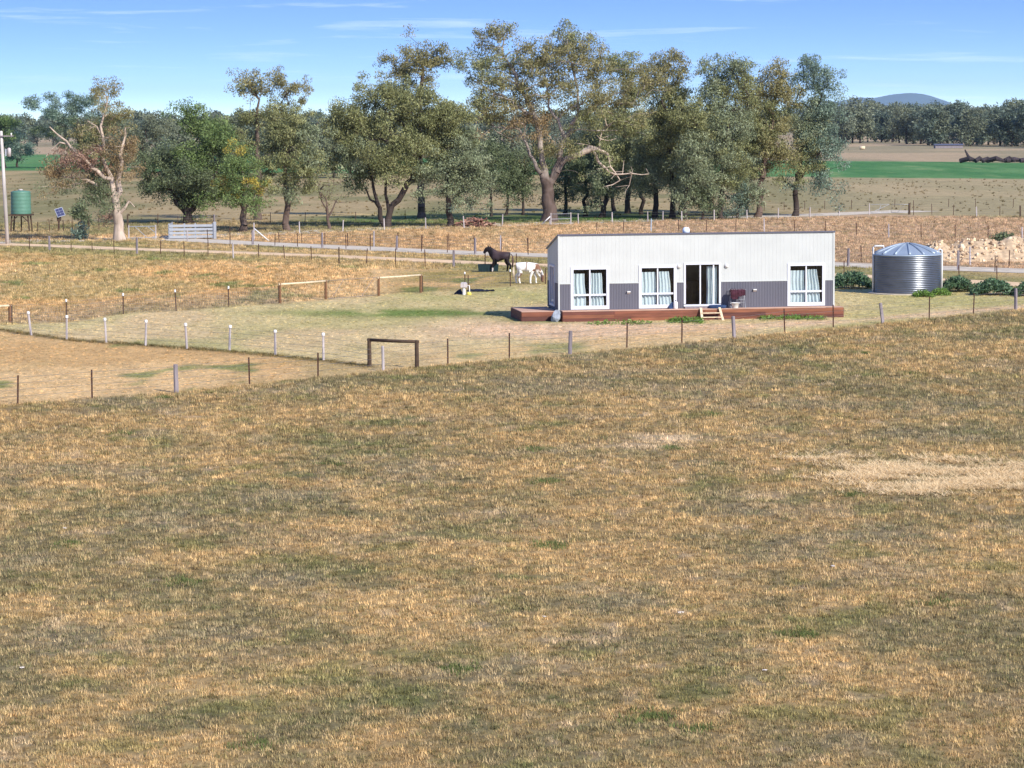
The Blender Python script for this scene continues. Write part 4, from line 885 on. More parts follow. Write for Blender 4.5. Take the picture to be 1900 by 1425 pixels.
# front wall: pieces between and above the openings
srt = sorted(ops); edges = [0.0]
for o_ in srt: edges += [o_[0], o_[1]]
edges.append(LEN)
upm, lom, core = MB(), MB(), MB()
def join(a, b): a.add(b.v, b.f)
for i in range(0, len(edges), 2):
    a, b = edges[i], edges[i + 1]
    join(upm, ribs(a, b, ZW, ZT, .2, .006, 'vj')); ribs(a, b, ZD, ZW - .03, .085, .022, 'sine').build('lower_cladding', M['clad_grey'], house)
    core.box(a, b, .02, .12, ZD, ZT - .03)
for o_ in srt:
    join(upm, ribs(o_[0], o_[1], o_[3], ZT, .2, .006, 'vj')); core.box(o_[0], o_[1], .02, .12, o_[3], ZT - .03); core.box(o_[0], o_[1], .021, .119, ZD - .2, o_[2])
upm.build('upper_cladding', M['clad_white'], house); core.build('wall_core', M['interior'], house)
for i in range(0, len(edges), 2):
    MB().box(edges[i], edges[i + 1], -.03, .0, ZW - .032, ZW + .012).build('trim', M['clad_white'], house)
    MB().box(edges[i], edges[i + 1], -.028, .01, ZD - .01, ZD + .04).build('base_flashing', M['roof'], house)
# end wall on the left (in the shade), split for its window, then back and right walls
sw0, sw1, sz0, sz1 = DEP * .34, DEP * .78, ZD + .12, ZD + 2.28
zt = lambda v: ZT + (ZR - ZT) * v / DEP
def endwall(x, nm_, flip):
    segs = [(0, sw0, ZD, None), (sw1, DEP, ZD, None), (sw0, sw1, sz1, None), (sw0, sw1, ZD - .2, sz0)] if nm_ == 'left' else [(0, DEP, ZD, None)]
    mu, ml = MB(), MB()
    for a, b, z0, z1 in segs:
        if z1 is None and z0 < ZW:
            r1 = ribs(a, b, ZW, 0, .2, .006, 'vj', zt(a), zt(b)); r2 = ribs(a, b, z0, ZW - .01, .085, .022, 'sine')
        elif z1 is None: r1 = ribs(a, b, z0, 0, .2, .006, 'vj', zt(a), zt(b)); r2 = None
        else: r1 = None; r2 = ribs(a, b, z0, z1, .085, .022, 'sine')
        for m_, r_ in ((mu, r1), (ml, r2)):
            if r_: m_.add([(x + (v_[1] if flip else -v_[1]), v_[0], v_[2]) for v_ in r_.v], r_.f)
    mu.build('upper_cladding', M['clad_white'], house); ml.build('lower_cladding', M['clad_grey'], house)
endwall(0.0, 'left', True); endwall(LEN, 'right', False)
bk = MB(); bk.box(.02, LEN - .02, DEP - .1, DEP, ZD - .2, ZR - .05); bk.build('back_wall', M['clad_white'], house)
MB().box(.05, LEN - .05, .13, DEP - .11, ZD - .12, ZD - .01).build('floor', M['floor_in'], house)
for x in (4.2, 8.9, 10.7): MB().box(x, x + .09, .13, DEP - .11, ZD, ZR - .2).build('partition', M['interior'], house)
MB().box(.05, LEN - .05, DEP - .13, DEP - .115, ZD, ZR - .2).build('lining', M['interior'], house)
MB().box(.03, LEN - .03, .13, DEP - .11, ZD + 2.75, ZD + 2.8).build('ceiling_panel', M['interior'], house)
cor = MB(); cor.box(-.035, .05, -.035, .03, ZD, ZT - .02); cor.build('corner_flashing', M['clad_white'], house)
MB().box(LEN - .05, LEN + .035, -.035, .03, ZD, ZT - .02).build('corner_flashing', M['clad_white'], house)
rf_ = MB(); ov = .06
rf_.add([(-ov, -ov, ZT - .02), (LEN + ov, -ov, ZT - .02), (LEN + ov, DEP + .15, zt(DEP + .15) - .02), (-ov, DEP + .15, zt(DEP + .15) - .02), (-ov, -ov, ZT + .06), (LEN + ov, -ov, ZT + .06), (LEN + ov, DEP + .15, zt(DEP + .15) + .06), (-ov, DEP + .15, zt(DEP + .15) + .06)],
        [(0, 3, 2, 1), (4, 5, 6, 7), (0, 1, 5, 4), (1, 2, 6, 5), (2, 3, 7, 6), (3, 0, 4, 7)])
roof = rf_.build('roof', M['roof'], house)
uv_, zv_ = WZ(1273, 428, 1.2)
fl = MB().lathe([(0, -.3), (.13, -.3), (.13, .16), (.19, .18), (.20, .30), (.17, .40), (.10, .46), (0, .47)], 16)
fl.build('vent', material('vent_white', S((226, 234, 242)), .35, .04, 2), roof, (uv_, 1.2, zt(1.2) + .1), True)

rc = random.Random(9)
def window(o_, name, rows, cols, labl=None, door=False, wide=.19):
    u0, u1, z0, z1 = o_; v0, v1 = -.035, .06
    w = MB().box(u0, u1, v0, v1, z1 - wide * .75, z1).box(u0, u1, v0, v1, z0, z0 + wide * (.75 if door else 1)).box(u0, u0 + wide * .8, v0, v1, z0 + wide, z1 - wide * .75).box(u1 - wide * .8, u1, v0, v1, z0 + wide, z1 - wide * .75)
    wo_ = w.build(name, M['frame'], house)
    a, b, c, d_ = u0 + wide * .8, u1 - wide * .8, z0 + wide * (.75 if door else 1), z1 - wide * .75
    fr_ = MB()
    for x in cols[1:-1]: fr_.box(a + (b - a) * x - .035, a + (b - a) * x + .035, .0, .05, c, d_)
    for y in rows[1:-1]: fr_.box(a, b, .004, .046, c + (d_ - c) * y - .05, c + (d_ - c) * y + .05)
    if fr_.v: fr_.build('mullion', M['frame'], wo_)
    MB().box(a, a + .02, -.0, .055, c, d_).box(b - .02, b, 0, .055, c, d_).box(a, b, 0, .055, d_ - .02, d_).build('seal', M['reveal'], wo_)
    for i in range(len(cols) - 1):
        for j in range(len(rows) - 1):
            x0, x1 = a + (b - a) * cols[i] + .03, a + (b - a) * cols[i + 1] - .03; y0, y1 = c + (d_ - c) * rows[j] + (.045 if j else .0), c + (d_ - c) * rows[j + 1] - (.045 if j < len(rows) - 2 else .0)
            MB().add([(x0, .025, y0), (x1, .025, y0), (x1, .025, y1), (x0, .025, y1)], [(0, 1, 2, 3)]).build('pane', M['glass'], wo_)
    return wo_, (a, b, c, d_)
def curtain(label, u0, u1, z0, z1, v=.17, folds=4, taper=0.0, seed=0):
    r = random.Random(seed); m = MB(); nu, nz = folds * 8, 7; vs, fs = [], []
    ph = [r.uniform(0, 6) for _ in range(3)]
    for j in range(nz + 1):
        f = j / nz; z = z0 + (z1 - z0) * f
        for i in range(nu + 1):
            s = i / nu; uu = u0 + (u1 - u0) * (s * (1 - taper * f) )
            a = .05 + .02 * math.sin(5 * s + ph[0]); vs.append((uu + .015 * math.sin(9 * f + ph[2]), v + a * math.sin(2 * math.pi * folds * s + ph[1] + .5 * f), z))
    for j in range(nz):
        for i in range(nu): k_ = j * (nu + 1) + i; fs.append((k_, k_ + 1, k_ + nu + 2, k_ + nu + 1))
    m.add(vs, fs); o_ = m.build('curtain', M['curtain'], None, O, True); o_.rotation_euler = (0, 0, TH); tag(o_, label, 'curtain', 'curtains inside the cabin')
for i, nm_ in enumerate(('left', 'middle', 'right')):
    wo_, (a, b, c, d_) = window(ops[i], 'window', [0, .30, 1], [0, .5, 1])
    w_ = b - a
    if i == 0:
        curtain('narrow pale curtain drawn to the left side of the left front window', a + .02, a + w_ * .40, c - .08, d_ - .22, folds=3, taper=.15, seed=1); curtain('pale curtain hanging in the right half of the left front window', a + w_ * .54, b - .1, c - .08, d_ - .2, folds=4, taper=.18, seed=2)
    elif i == 1:
        curtain('pale curtain hanging in the left half of the middle front window', a, a + w_ * .47, c - .08, d_ - .22, folds=4, taper=.05, seed=3); curtain('pale curtain hanging in the right half of the middle front window', a + w_ * .52, b - .05, c - .08, d_ - .2, folds=4, taper=.2, seed=4)
    else:
        curtain('pale curtain hanging in the left half of the right front window', a + .03, a + w_ * .47, c - .08, d_ - .25, folds=4, taper=.03, seed=5); curtain('pale curtain hanging in the right half of the right front window', a + w_ * .52, b - .03, c - .08, d_ - .2, folds=4, taper=.28, seed=6)
do_, (a, b, c, d_) = window(ops[3], 'sliding_door', [0, 1], [0, .44, .84, 1], door=True, wide=.13)
curtain('grey-blue curtain gathered behind the right leaf of the sliding door', a + (b - a) * .66, b - .02, c - .05, d_ - .1, folds=5, seed=7, v=.22)
MB().box(a + .02, a + .06, -.06, .0, c + .85, c + 1.08).build('handle', M['reveal'], do_)
MB().box(ops[3][0] + .02, ops[3][1] - .02, -.30, -.04, ZD + .005, ZD + .09).build('door_step', M['wood_post'], house)
# furniture glimpsed through the door and the left window
kc = thing('kitchen_cupboard', 'dark brown kitchen cupboard seen through the open sliding door', 'cupboard', O + U * (ops[3][0] + .75) + Vv * 2.6 + np.array([0, 0, ZD]), TH)
MB().box(-.6, .6, 0, .5, 0, 1.3).build('carcass', material('brown_cupboard', S((96, 80, 58)), .6, .3, 5), kc)
for k in range(3): MB().box(-.55 + k * .38, -.2 + k * .38, -.02, 0, .05, 1.25).build('cupboard_door', material('cupboard_front', S((110, 92, 66)), .5, .3, 5), kc)
bd = thing('bed', 'low bed with two brown cushions inside the left front window', 'bed', O + U * (ops[0][0] + 1.2) + Vv * 1.6 + np.array([0, 0, ZD]), TH)
MB().box(-.7, .7, -.6, 1.2, 0, .42).build('mattress', material('bed_cover', S((214, 206, 190)), .9, .08, 3), bd)
for s in (-.3, .18): MB().box(s, s + .36, -.5, -.38, .43, .80).build('cushion', material('cushion_brown', S((176, 140, 104)), .9, .1, 3), bd)
# side window
sw = MB(); x0, x1 = -.05, .04
for (p, q_, r_, s_) in ((sw0, sw1, sz1 - .1, sz1), (sw0, sw1, sz0, sz0 + .12), (sw0, sw0 + .12, sz0 + .12, sz1 - .1), (sw1 - .12, sw1, sz0 + .12, sz1 - .1), ((sw0 + sw1) / 2 - .03, (sw0 + sw1) / 2 + .03, sz0 + .12, sz1 - .1)): sw.box(x0, x1, p, q_, r_, s_)
swo = sw.build('window', M['frame'], house)
for p, q_ in ((sw0 + .12, (sw0 + sw1) / 2 - .03), ((sw0 + sw1) / 2 + .03, sw1 - .12)):
    MB().add([(0, p, sz0 + .12), (0, q_, sz0 + .12), (0, q_, sz1 - .1), (0, p, sz1 - .1)], [(0, 3, 2, 1)]).build('pane', M['glass'], swo)
# wall lamps and vents
for (px, py) in ((1259.5, 494), (1348, 493)):
    u_, z_ = WZ(px, py); w = MB().lathe([(0, 0), (.10, 0), (.115, .04), (.10, .09), (.05, .13), (0, .14)], 14).build('wall_lamp', M['cap'], house, (u_, -.0, z_), True); w.rotation_euler = (math.radians(90), 0, 0)
for (px, py) in ((1166, 542), (1400, 538)):
    u_, z_ = WZ(px, py); w = MB().box(-.09, .09, -.13, 0, .0, .05).add([(-.09, -.13, 0), (.09, -.13, 0), (.09, 0, -.1), (-.09, 0, -.1)], [(0, 1, 2, 3)]).build('vent_hood', M['cap'], house, (u_, -.02, z_))

# ------------------------------------------------------------------ decks
M['deck_top'] = material('deck_timber', S((196, 158, 134)), .8, .15, 2, .2, stretch=(.3, 1, 1))
DK = [material('fascia_%d' % k, S(c), .7, .35, 3, .3, stretch=(.25, 1, 2)) for k, c in enumerate(((122, 74, 55), (104, 62, 50), (136, 86, 61), (92, 56, 47)))]
def deck(label, u0, u1, v0, v1, zt_, rows, end=True):
    t_ = thing('timber_deck', label, 'deck', O + U * u0 + Vv * v0, TH); L = u1 - u0; W_ = v1 - v0; r = random.Random(label)
    nb = int(W_ / .12)
    for k_ in range(nb): MB().box(0, L, k_ * W_ / nb + .004, (k_ + 1) * W_ / nb - .004, zt_ - .03, zt_).build('deck_board', M['deck_top'], t_)
    for j in range(rows):
        h = (zt_ - .035) / rows; x = 0
        while x < L - .05:
            ll = min(r.uniform(2.4, 4.8), L - x); ll = L - x if L - x - ll < 1 else ll
            MB().box(x + .003, x + ll - .003, -.03 - .004 * (j % 2), .0, j * h + .004 - (.05 if j == 0 else 0), (j + 1) * h - .004).build('fascia_board', DK[r.randrange(4)], t_); x += ll
        for xe in (-.03, L): MB().box(xe, xe + .03, 0, W_, j * h + .004, (j + 1) * h - .004).build('end_board', DK[1], t_)
    MB().box(.02, L - .02, .02, W_ - .02, -.1, zt_ - .04).build('frame', M['dark_wood'], t_)
ud0 = WZ(1044, 600, -.75)[0]; ud1 = WZ(1564, 590, -.75)[0]
deck('reddish timber deck running along the front of the cabin', ud0, ud1, -.80, -.045, ZD, 3)
ul = WZ(968, 577)[0]
deck('short reddish timber deck against the shaded left end of the cabin', ul, -.06, .05, DEP + .1, ZD - .04, 2)
# wooden steps
us_, _ = WZ(1318, 590, -.9)
t = thing('step_ladder', 'small pale timber steps leaning on the deck below the sliding door', 'steps', O + U * us_ + Vv * (-.92), TH)
for s in (-.55, .55): MB().bar((s * .9, .05, ZD + .06), (s, -.55, -.02), .06, .12, (1, 0, 0)).build('stringer', M['pale_rail'], t)
for k_ in range(2): MB().box(-.52, .52, -.16 - k_ * .24 - .11, -.16 - k_ * .24 + .11, ZD * (.62 - .38 * k_), ZD * (.62 - .38 * k_) + .04).build('tread', M['pale_rail'], t)

# ------------------------------------------------------------------ things on the deck
def on_deck(name, label, cat, px, v, rz=0):
    u_, _ = WZ(px, 570, v); return thing(name, label, cat, O + U * u_ + Vv * v + np.array([0, 0, ZD]), TH + rz)
t = on_deck('clothes_airer', 'white folding clothes airer hung with dark clothes on the deck', 'clothes airer', 1368, -.38)
for x in (-.38, .38):
    for s in (-1, 1): MB().tube([(x, -.28 * s, 0), (x, .02 * s, .78), (x, .22 * s, .98)], .014, 6).build('leg', M['white_paint'], t)
for k_ in range(5): MB().tube([(-.42, -.22 + k_ * .11, .98), (.42, -.22 + k_ * .11, .98)], .009, 5).build('rail', M['white_paint'], t)
for z in (.3, .45, .6): MB().tube([(.05, -.13, z), (.40, -.13, z)], .009, 5).build('rail', M['white_paint'], t)
gc = material('dark_clothes', S((66, 34, 44)), .95, .4, 7)
for k_, (x0, x1, zb_) in enumerate(((-.33, -.02, .48), (-.02, .2, .62), (.18, .38, .66), (-.42, -.33, .55))):
    m = MB(); vs, fs = [], []
    prof = [(-.26, zb_), (-.25, .75), (-.23, .99), (-.1, 1.01), (.0, .97), (.03, zb_ + .1)]
    for i in range(9):
        s = i / 8
        for (y, z) in prof: vs.append((x0 + (x1 - x0) * s, y + .018 * math.sin(i * 2.1 + k_), z + .012 * math.sin(i * 1.7 + k_ * 2)))
    n_ = len(prof)
    for i in range(8):
        for j in range(n_ - 1): fs.append((i * n_ + j, (i + 1) * n_ + j, (i + 1) * n_ + j + 1, i * n_ + j + 1))
    g = m.add(vs, fs).build('garment', gc, None, t.location, True); g.rotation_euler = (0, 0, TH)
    tag(g, ('long dark maroon garment at the left of the airer', 'short dark garment at the middle of the airer', 'dark garment at the right of the airer', 'dark red cloth dangling off the left end of the airer')[k_], 'garment', 'washing on the airer')
t = on_deck('tub', 'white plastic washing tub on the deck before the clothes airer', 'tub', 1364, -.62)
MB().lathe([(0, .01), (.15, .01), (.16, .03), (.20, .27), (.225, .275), (.225, .30), (.195, .30), (.15, .05), (0, .05)], 20).build('bowl', M['cap'], t, smooth=True)
for s in (-1, 1): MB().box(s * .235 - .03, s * .235 + .03, -.06, .06, .262, .285).build('handle', M['cap'], t)
t = on_deck('jerry_can', 'small white plastic container on the deck between middle window and door', 'container', 1253.5, -.2)
MB().lathe([(0, 0), (.11, 0), (.12, .03), (.12, .30), (.09, .37), (.04, .40), (0, .40)], 14).build('body', M['cap'], t, smooth=True)
MB().lathe([(0, .40), (.035, .40), (.035, .45), (0, .45)], 10).build('lid', M['reveal'], t)
t = on_deck('dog_bed', 'dark blue dog bed lying before the sliding door', 'dog bed', 1331, -.36)
blu = material('blue_fabric', S((44, 62, 92)), .95, .3, 4)
MB().lathe([(0, .05), (.3, .05), (.34, .12), (.40, .17), (.46, .13), (.47, .04), (.44, 0), (0, 0)], 24).build('rim', blu, t, smooth=True).scale = (1.05, .55, 1)
MB().lathe([(0, .10), (.25, .10), (.31, .06), (0, .05)], 20).build('cushion', material('bed_lining', S((72, 96, 124)), .95, .2, 5), t, smooth=True).scale = (1.05, .55, 1)
t = on_deck('folded_mat', 'blue folded mat propped beside the white container on the deck', 'mat', 1246, -.14)
m = MB().bar((-.1, -.1, 0), (.12, .06, .28), .25, .03, (0, 1, 0)).build('mat', blu, t)
# grey rock at the deck corner
def rock_mesh(name, seed, mat, squash=(1, 1, .7), n=2):
    r = np.random.default_rng(seed); import bmesh
    bm = bmesh.new(); bmesh.ops.create_icosphere(bm, subdivisions=n, radius=1.0)
    ax = r.normal(size=(9, 3)); ax /= np.linalg.norm(ax, axis=1)[:, None]; lim = r.uniform(.55, .9, 9)
    for v in bm.verts:
        p = np.array(v.co)
        for a_, l_ in zip(ax, lim):
            dd = p @ a_
            if dd > l_: p = p - a_ * (dd - l_)
        v.co = Vector(p * np.array(squash))
    me = bpy.data.meshes.new(name); bm.to_mesh(me); bm.free(); me.materials.append(mat); return me
gr = material('grey_rock', S((150, 156, 164)), .9, .35, 4, .6)
u_, _ = WZ(1031, 585, -.55)
o_ = obj('boulder', rock_mesh('boulder', 5, gr, (.26, .3, .42)), None, O + U * u_ + Vv * (-.5) + np.array([0, 0, .24]), (.2, .3, .5)); tag(o_, 'grey boulder leaning at the left corner of the front deck', 'rock')

# ------------------------------------------------------------------ water tank
A = G(1683, 543.5); k_ = A[1] / F; R_ = 62 * k_
zt_ = AT(1683, 473.5, A[1] - R_)[2]
t = thing('water_tank', 'large round grey corrugated water tank with ribbed domed roof', 'tank', A)
pr = []; nr = 22
for i in range(nr * 6 + 1): pr.append((R_ + .009 * math.sin(2 * math.pi * i / 6), zt_ * i / (nr * 6)))
pr = [(R_ - .05, -.02)] + pr
def tank_mat():
    m = material('zinc_tank', S((112, 116, 122)), .36, .16, 1.4, metal=.75, stretch=(1, 1, 3)); return m
MB().lathe(pr, 96).build('wall', tank_mat(), t, smooth=True)
rm = material('tank_roof', S((158, 170, 180)), .4, .08, 1.5, metal=.35)
zr = .62
dome = lambda f: zt_ + zr * (1 - f ** 1.55)
ro = MB().lathe([(R_ * 1.02, zt_ - .07), (R_ * 1.02, zt_ + .0)] + [(R_ * f, dome(f)) for f in np.linspace(1.0, .06, 12)] + [(.12, zt_ + zr + .04), (0, zt_ + zr + .06)], 64).build('tank_roof', rm, t, smooth=True)
for i in range(14):
    a = 2 * math.pi * (i + .35) / 14
    pts = [(R_ * f * math.cos(a), R_ * f * math.sin(a), dome(f) + .02) for f in np.linspace(.98, .1, 8)]
    MB().tube(pts, [.075, .075, .07, .07, .06, .055, .05, .04], 6).build('rib', rm, ro, smooth=True)
for px in (1620, 1746):
    sgn = -1 if px < 1683 else 1; x = sgn * (R_ + .06)
    top = zt_ + (.42 if sgn < 0 else .2)
    pts = [(x, -.1, 0), (x, -.1, top)] + ([(x + .12, -.1, top + .06), (x + .62, -.1, top + .05), (x + .66, -.05, zt_ + .15)] if sgn < 0 else [(x - .12, -.05, top + .05), (x - .3, 0, zt_ + .05)])
    MB().tube(pts, .055, 8).build('pipe', M['cap'], t, smooth=True)
MB().lathe([(0, .0), (R_ + .35, .0), (R_ + .35, .05), (R_ + .02, .06)], 40).build('base_slab', M['gravel'], t)

# leafy weeds round it
def weeds(name, label, px, py, rx, h, n, seed, group, pal='weed', size=.2):
    r = np.random.default_rng(seed); B = G(px, py); k2 = B[1] / F; wx = rx * k2
    c = np.stack([r.uniform(-1, 1, n) * wx, r.normal(size=n) * .5, np.zeros(n)], -1); prof = np.sqrt(np.clip(1 - (c[:, 0] / wx) ** 2, .12, 1)) * (.6 + .6 * fbm(c[:, 0] * 1.6 + seed, c[:, 1], seed, 3))
    c[:, 2] = r.uniform(.15, 1, n) ** .7 * h * prof
    V, Q, C = leaf_cloud(c, 6, np.full(n, .10), size, [pal] * n, -.2, r); V[:, 2] = np.maximum(V[:, 2], .01)
    t_ = thing(name, label, 'weeds', B, 0, group); obj('leaves', np_mesh('leaves', V, Q, M['foliage'], {'col': C}), t_)
    m_ = MB()
    for i in range(0, n, max(1, n // 60)): m_.tube([(c[i, 0] * .9, c[i, 1] * .8, 0), tuple(c[i])], .008, 3, False)
    m_.build('stem', M['foliage'] if False else BARK['mid'], t_)
PAL['weed'] = ((54, 84, 52), (116, 140, 104)); PAL['lush'] = ((78, 112, 44), (124, 150, 70))
weeds('mallow_patch', 'tall dark green leafy weeds between the cabin and the water tank', 1582, 535, 38, 1.0, 520, 71, 'leafy weeds round the water tank')
weeds('mallow_patch', 'leafy weeds just right of the water tank', 1776, 541, 27, .95, 380, 72, 'leafy weeds round the water tank')
weeds('mallow_patch', 'broad clump of leafy weeds left of the last grey fence post', 1842, 547, 36, .95, 560, 73, 'leafy weeds round the water tank')
weeds('mallow_patch', 'leafy weeds at the right edge behind the last grey fence post', 1908, 549, 26, .8, 300, 74, 'leafy weeds round the water tank')
weeds('grass_clump', 'low green grass clump at the front foot of the water tank', 1712, 550, 16, .3, 160, 75, 'green clumps at the foot of tank and deck', 'lush', .14)
weeds('grass_clump', 'low green grass clump at the right foot of the water tank', 1746, 547, 14, .3, 140, 76, 'green clumps at the foot of tank and deck', 'lush', .14)
weeds('grass_clump', 'green grass growing along the short left deck', 998, 591, 32, .22, 240, 77, 'green clumps at the foot of tank and deck', 'lush', .14)
weeds('grass_clump', 'sparse green grass under the deck left of the timber steps', 1272, 598, 34, .2, 150, 78, 'green clumps at the foot of tank and deck', 'lush', .13)
weeds('grass_clump', 'green grass under the deck below the right front window', 1470, 592, 60, .15, 200, 79, 'green clumps at the foot of tank and deck', 'lush', .13)
weeds('grass_clump', 'thin green grass under the deck below the left front window', 1150, 601, 60, .1, 90, 80, 'green clumps at the foot of tank and deck', 'lush', .12)

# ------------------------------------------------------------------ rubble mound
def mound():
    A = G(1815, 485); D_ = A[1]; k2 = D_ / F
    t_ = thing('rubble_mound', 'long mound of pale broken stone right of the water tank', 'rubble', A)
    tops = [(1700, 484), (1712, 472), (1728, 450), (1745, 449), (1760, 458), (1775, 452), (1800, 444), (1835, 446), (1850, 448), (1872, 440), (1900, 442), (1935, 450), (1980, 470), (2000, 484)]
    xs = np.linspace(1700, 2000, 121); ys = np.interp(xs, [q[0] for q in tops], [q[1] for q in tops])
    hx = np.array([AT(a, b, D_ + 1.5)[2] for a, b in zip(xs, ys)]); X0 = np.array([AT(a, 480, D_ + 1.5)[0] for a in xs])
    hx = np.maximum(hx, 0.02); nv = 21; vs = []
    for j in range(nv):
        s = j / (nv - 1) * 2 - 1; prof = max(0, 1 - abs(s) ** 1.4); yy = D_ + 1.5 + s * 2.6
        zz = hx * prof + (fbm(X0 / .5, X0 * 0 + yy / .5, 401, 4) - .5) * .45 * prof ** .5
        vs.append(np.stack([X0 - A[0], np.full(len(xs), yy - A[1]), np.maximum(zz, -.05)], -1))
    V = np.concatenate(vs); n = len(xs); q = [(j * n + i, j * n + i + 1, (j + 1) * n + i + 1, (j + 1) * n + i) for j in range(nv - 1) for i in range(n - 1)]
    obj('heap', np_mesh('heap', V, np.array(q), material('rubble_fines', S((190, 164, 130)), .95, .3, 3, .8, 9), smooth=True), t_)
    mats = [material('stone_%d' % i, S(c), .9, .25, 3, .5) for i, c in enumerate(((220, 194, 156), (200, 174, 140), (178, 150, 118), (230, 208, 174)))]
    RM = [rock_mesh('stone', 600 + i, mats[i % 4], (1, .9, .75), 1) for i in range(8)]
    r = random.Random(88); cnt = 0
    while cnt < 270:
        i = r.randrange(3, 118); s = r.uniform(-1, .15); prof = max(0, 1 - abs(s) ** 1.4); z = hx[i] * prof
        if hx[i] < .25: continue
        sz = r.choice((.10, .12, .15, .18, .24)) * r.uniform(.8, 1.2)
        obj('stone', RM[r.randrange(8)], t_, (X0[i] - A[0] + r.uniform(-.1, .1), 1.5 + s * 2.6, z + r.uniform(-.05, .1)), (r.uniform(0, 6), r.uniform(0, 6), r.uniform(0, 6)), (sz * r.uniform(.8, 1.4), sz, sz * r.uniform(.7, 1.1))); cnt += 1
mound()
shrub('shrub', 'low grey-green bush growing on top of the stone mound', (1856, 476), [(1858, 445, 15, 7), (1868, 441, 10, 5)], 'dark', 40, 26, .22, .25, 63)
# woodheap by the road
def woodheap():
    A = G(882, 421); t_ = thing('woodheap', 'low heap of reddish cut branches by the roadside behind the white posts', 'woodheap', A); r = random.Random(5)
    mt = [material('cut_branch_%d' % i, S(c), .9, .3, 4) for i, c in enumerate(((150, 108, 92), (176, 140, 120), (116, 84, 70)))]
    for i in range(130):
        x = r.gauss(0, 1.0); h = max(.05, .85 * (1 - (x / 2.4) ** 2)); z = r.uniform(0, h); a = r.uniform(0, 3.14); L = r.uniform(.3, .9); e_ = r.uniform(-.4, .4)
        y = r.uniform(-.5, .6); dx, dy, dz = math.cos(a) * L / 2, math.sin(a) * L / 2, e_ * L / 2
        MB().tube([(x - dx, y - dy, max(.03, z - dz)), (x + dx, y + dy, max(.03, z + dz))], r.uniform(.03, .08), 5).build('branch', mt[r.randrange(3)], t_)
woodheap()

# ------------------------------------------------------------------ trough, pump, ditch, horses
A = G(906, 504); k_ = A[1] / F
t = thing('water_trough', 'dark green water trough in front of the dark horse', 'trough', A)
hw, hh = 18 * k_, .52
tm = material('trough_green', S((28, 48, 52)), .5, .1, 3)
s_ = MB()
s_.add([(-hw, -.35, 0), (hw, -.35, 0), (hw, .35, 0), (-hw, .35, 0), (-hw - .05, -.42, hh), (hw + .05, -.42, hh), (hw + .05, .42, hh), (-hw - .05, .42, hh), (-hw + .03, -.34, hh), (hw - .03, -.34, hh), (hw - .03, .34, hh), (-hw + .03, .34, hh), (-hw + .06, -.3, .1), (hw - .06, -.3, .1), (hw - .06, .3, .1), (-hw + .06, .3, .1)],
       [(3, 2, 1, 0), (0, 1, 5, 4), (1, 2, 6, 5), (2, 3, 7, 6), (3, 0, 4, 7), (4, 5, 9, 8), (5, 6, 10, 9), (6, 7, 11, 10), (7, 4, 8, 11), (8, 9, 13, 12), (9, 10, 14, 13), (10, 11, 15, 14), (11, 8, 12, 15), (12, 13, 14, 15)])
s_.build('basin', tm, t)
MB().add([(-hw + .05, -.31, .42), (hw - .05, -.31, .42), (hw - .05, .31, .42), (-hw + .05, .31, .42)], [(0, 1, 2, 3)]).build('water', material('trough_water', S((40, 60, 70)), .05, .05, 1, spec=.5), t)
for x in (-.6, 0, .6): MB().box(x * hw - .03, x * hw + .03, -.40, -.36, .02, hh - .04).build('rib', tm, t)

A = G(861, 547)
t = thing('bore_pump', 'white-hooded bore pump with dark pipe on the lawn left of the cabin', 'pump', A)
MB().tube([(0, 0, -.1), (0, 0, .62)], .10, 10).build('casing', M['cap'], t)
MB().box(-.2, .2, -.16, .16, .45, .68).add([(-.2, -.16, .681), (.2, -.16, .681), (.2, .16, .681), (-.2, .16, .681), (-.14, 0, .76), (.14, 0, .76)], [(0, 1, 5, 4), (2, 3, 4, 5), (1, 2, 5), (3, 0, 4)]).build('hood', M['white_post'], t)
MB().tube([(.2, 0, .55), (.32, 0, .55), (.34, 0, .0)], .035, 7).build('pipe', M['cap'], t, smooth=True)
MB().lathe([(0, 0), (.14, 0), (.15, .08), (.11, .16), (0, .17)], 14).build('float', material('yellow_float', S((224, 206, 92)), .6, .1, 3), t, (.30, -.12, 0), True)
bl = material('black_poly_and_shade', S((26, 26, 32)), .55, .2, 4)
A2 = G(851, 546); o_ = MB().add([(-.32, -.15, .0), (.0, -.45, .0), (.3, -.2, .0), (.25, .25, .0), (-.2, .3, 0), (-.1, -.05, .22), (.12, .05, .34)], [(0, 1, 5), (1, 6, 5), (1, 2, 6), (2, 3, 6), (3, 4, 5, 6), (4, 0, 5)]).build('tarp', bl, None, A2); tag(o_, 'crumpled black plastic sheet beside the bore pump', 'plastic sheet')
A3 = G(892, 541); r_ = np.random.default_rng(3); vs, fs = [], []  # black lumpy strip standing in for the shadow in the ditch
for i in range(15):
    f = i / 14; wd_ = .5 * math.sin(math.pi * min(1, f * 1.15 + .06)) + .1
    for j in range(4): vs.append(((f - .5) * 1.7 + r_.normal() * .02, (j / 3 - .5) * wd_ * 2.2 + .3 * math.sin(f * 4), .03 + (.10 if j in (1, 2) else 0) * r_.uniform(.3, 1.2)))
fs = [(i * 4 + j, i * 4 + 4 + j, i * 4 + 5 + j, i * 4 + 1 + j) for i in range(14) for j in range(3)]
o_ = MB().add(vs, fs).build('ditch_shade', bl, None, A3); tag(o_, 'long dark strip laid in place of the ditch shadow right of the bore pump', 'plastic sheet')

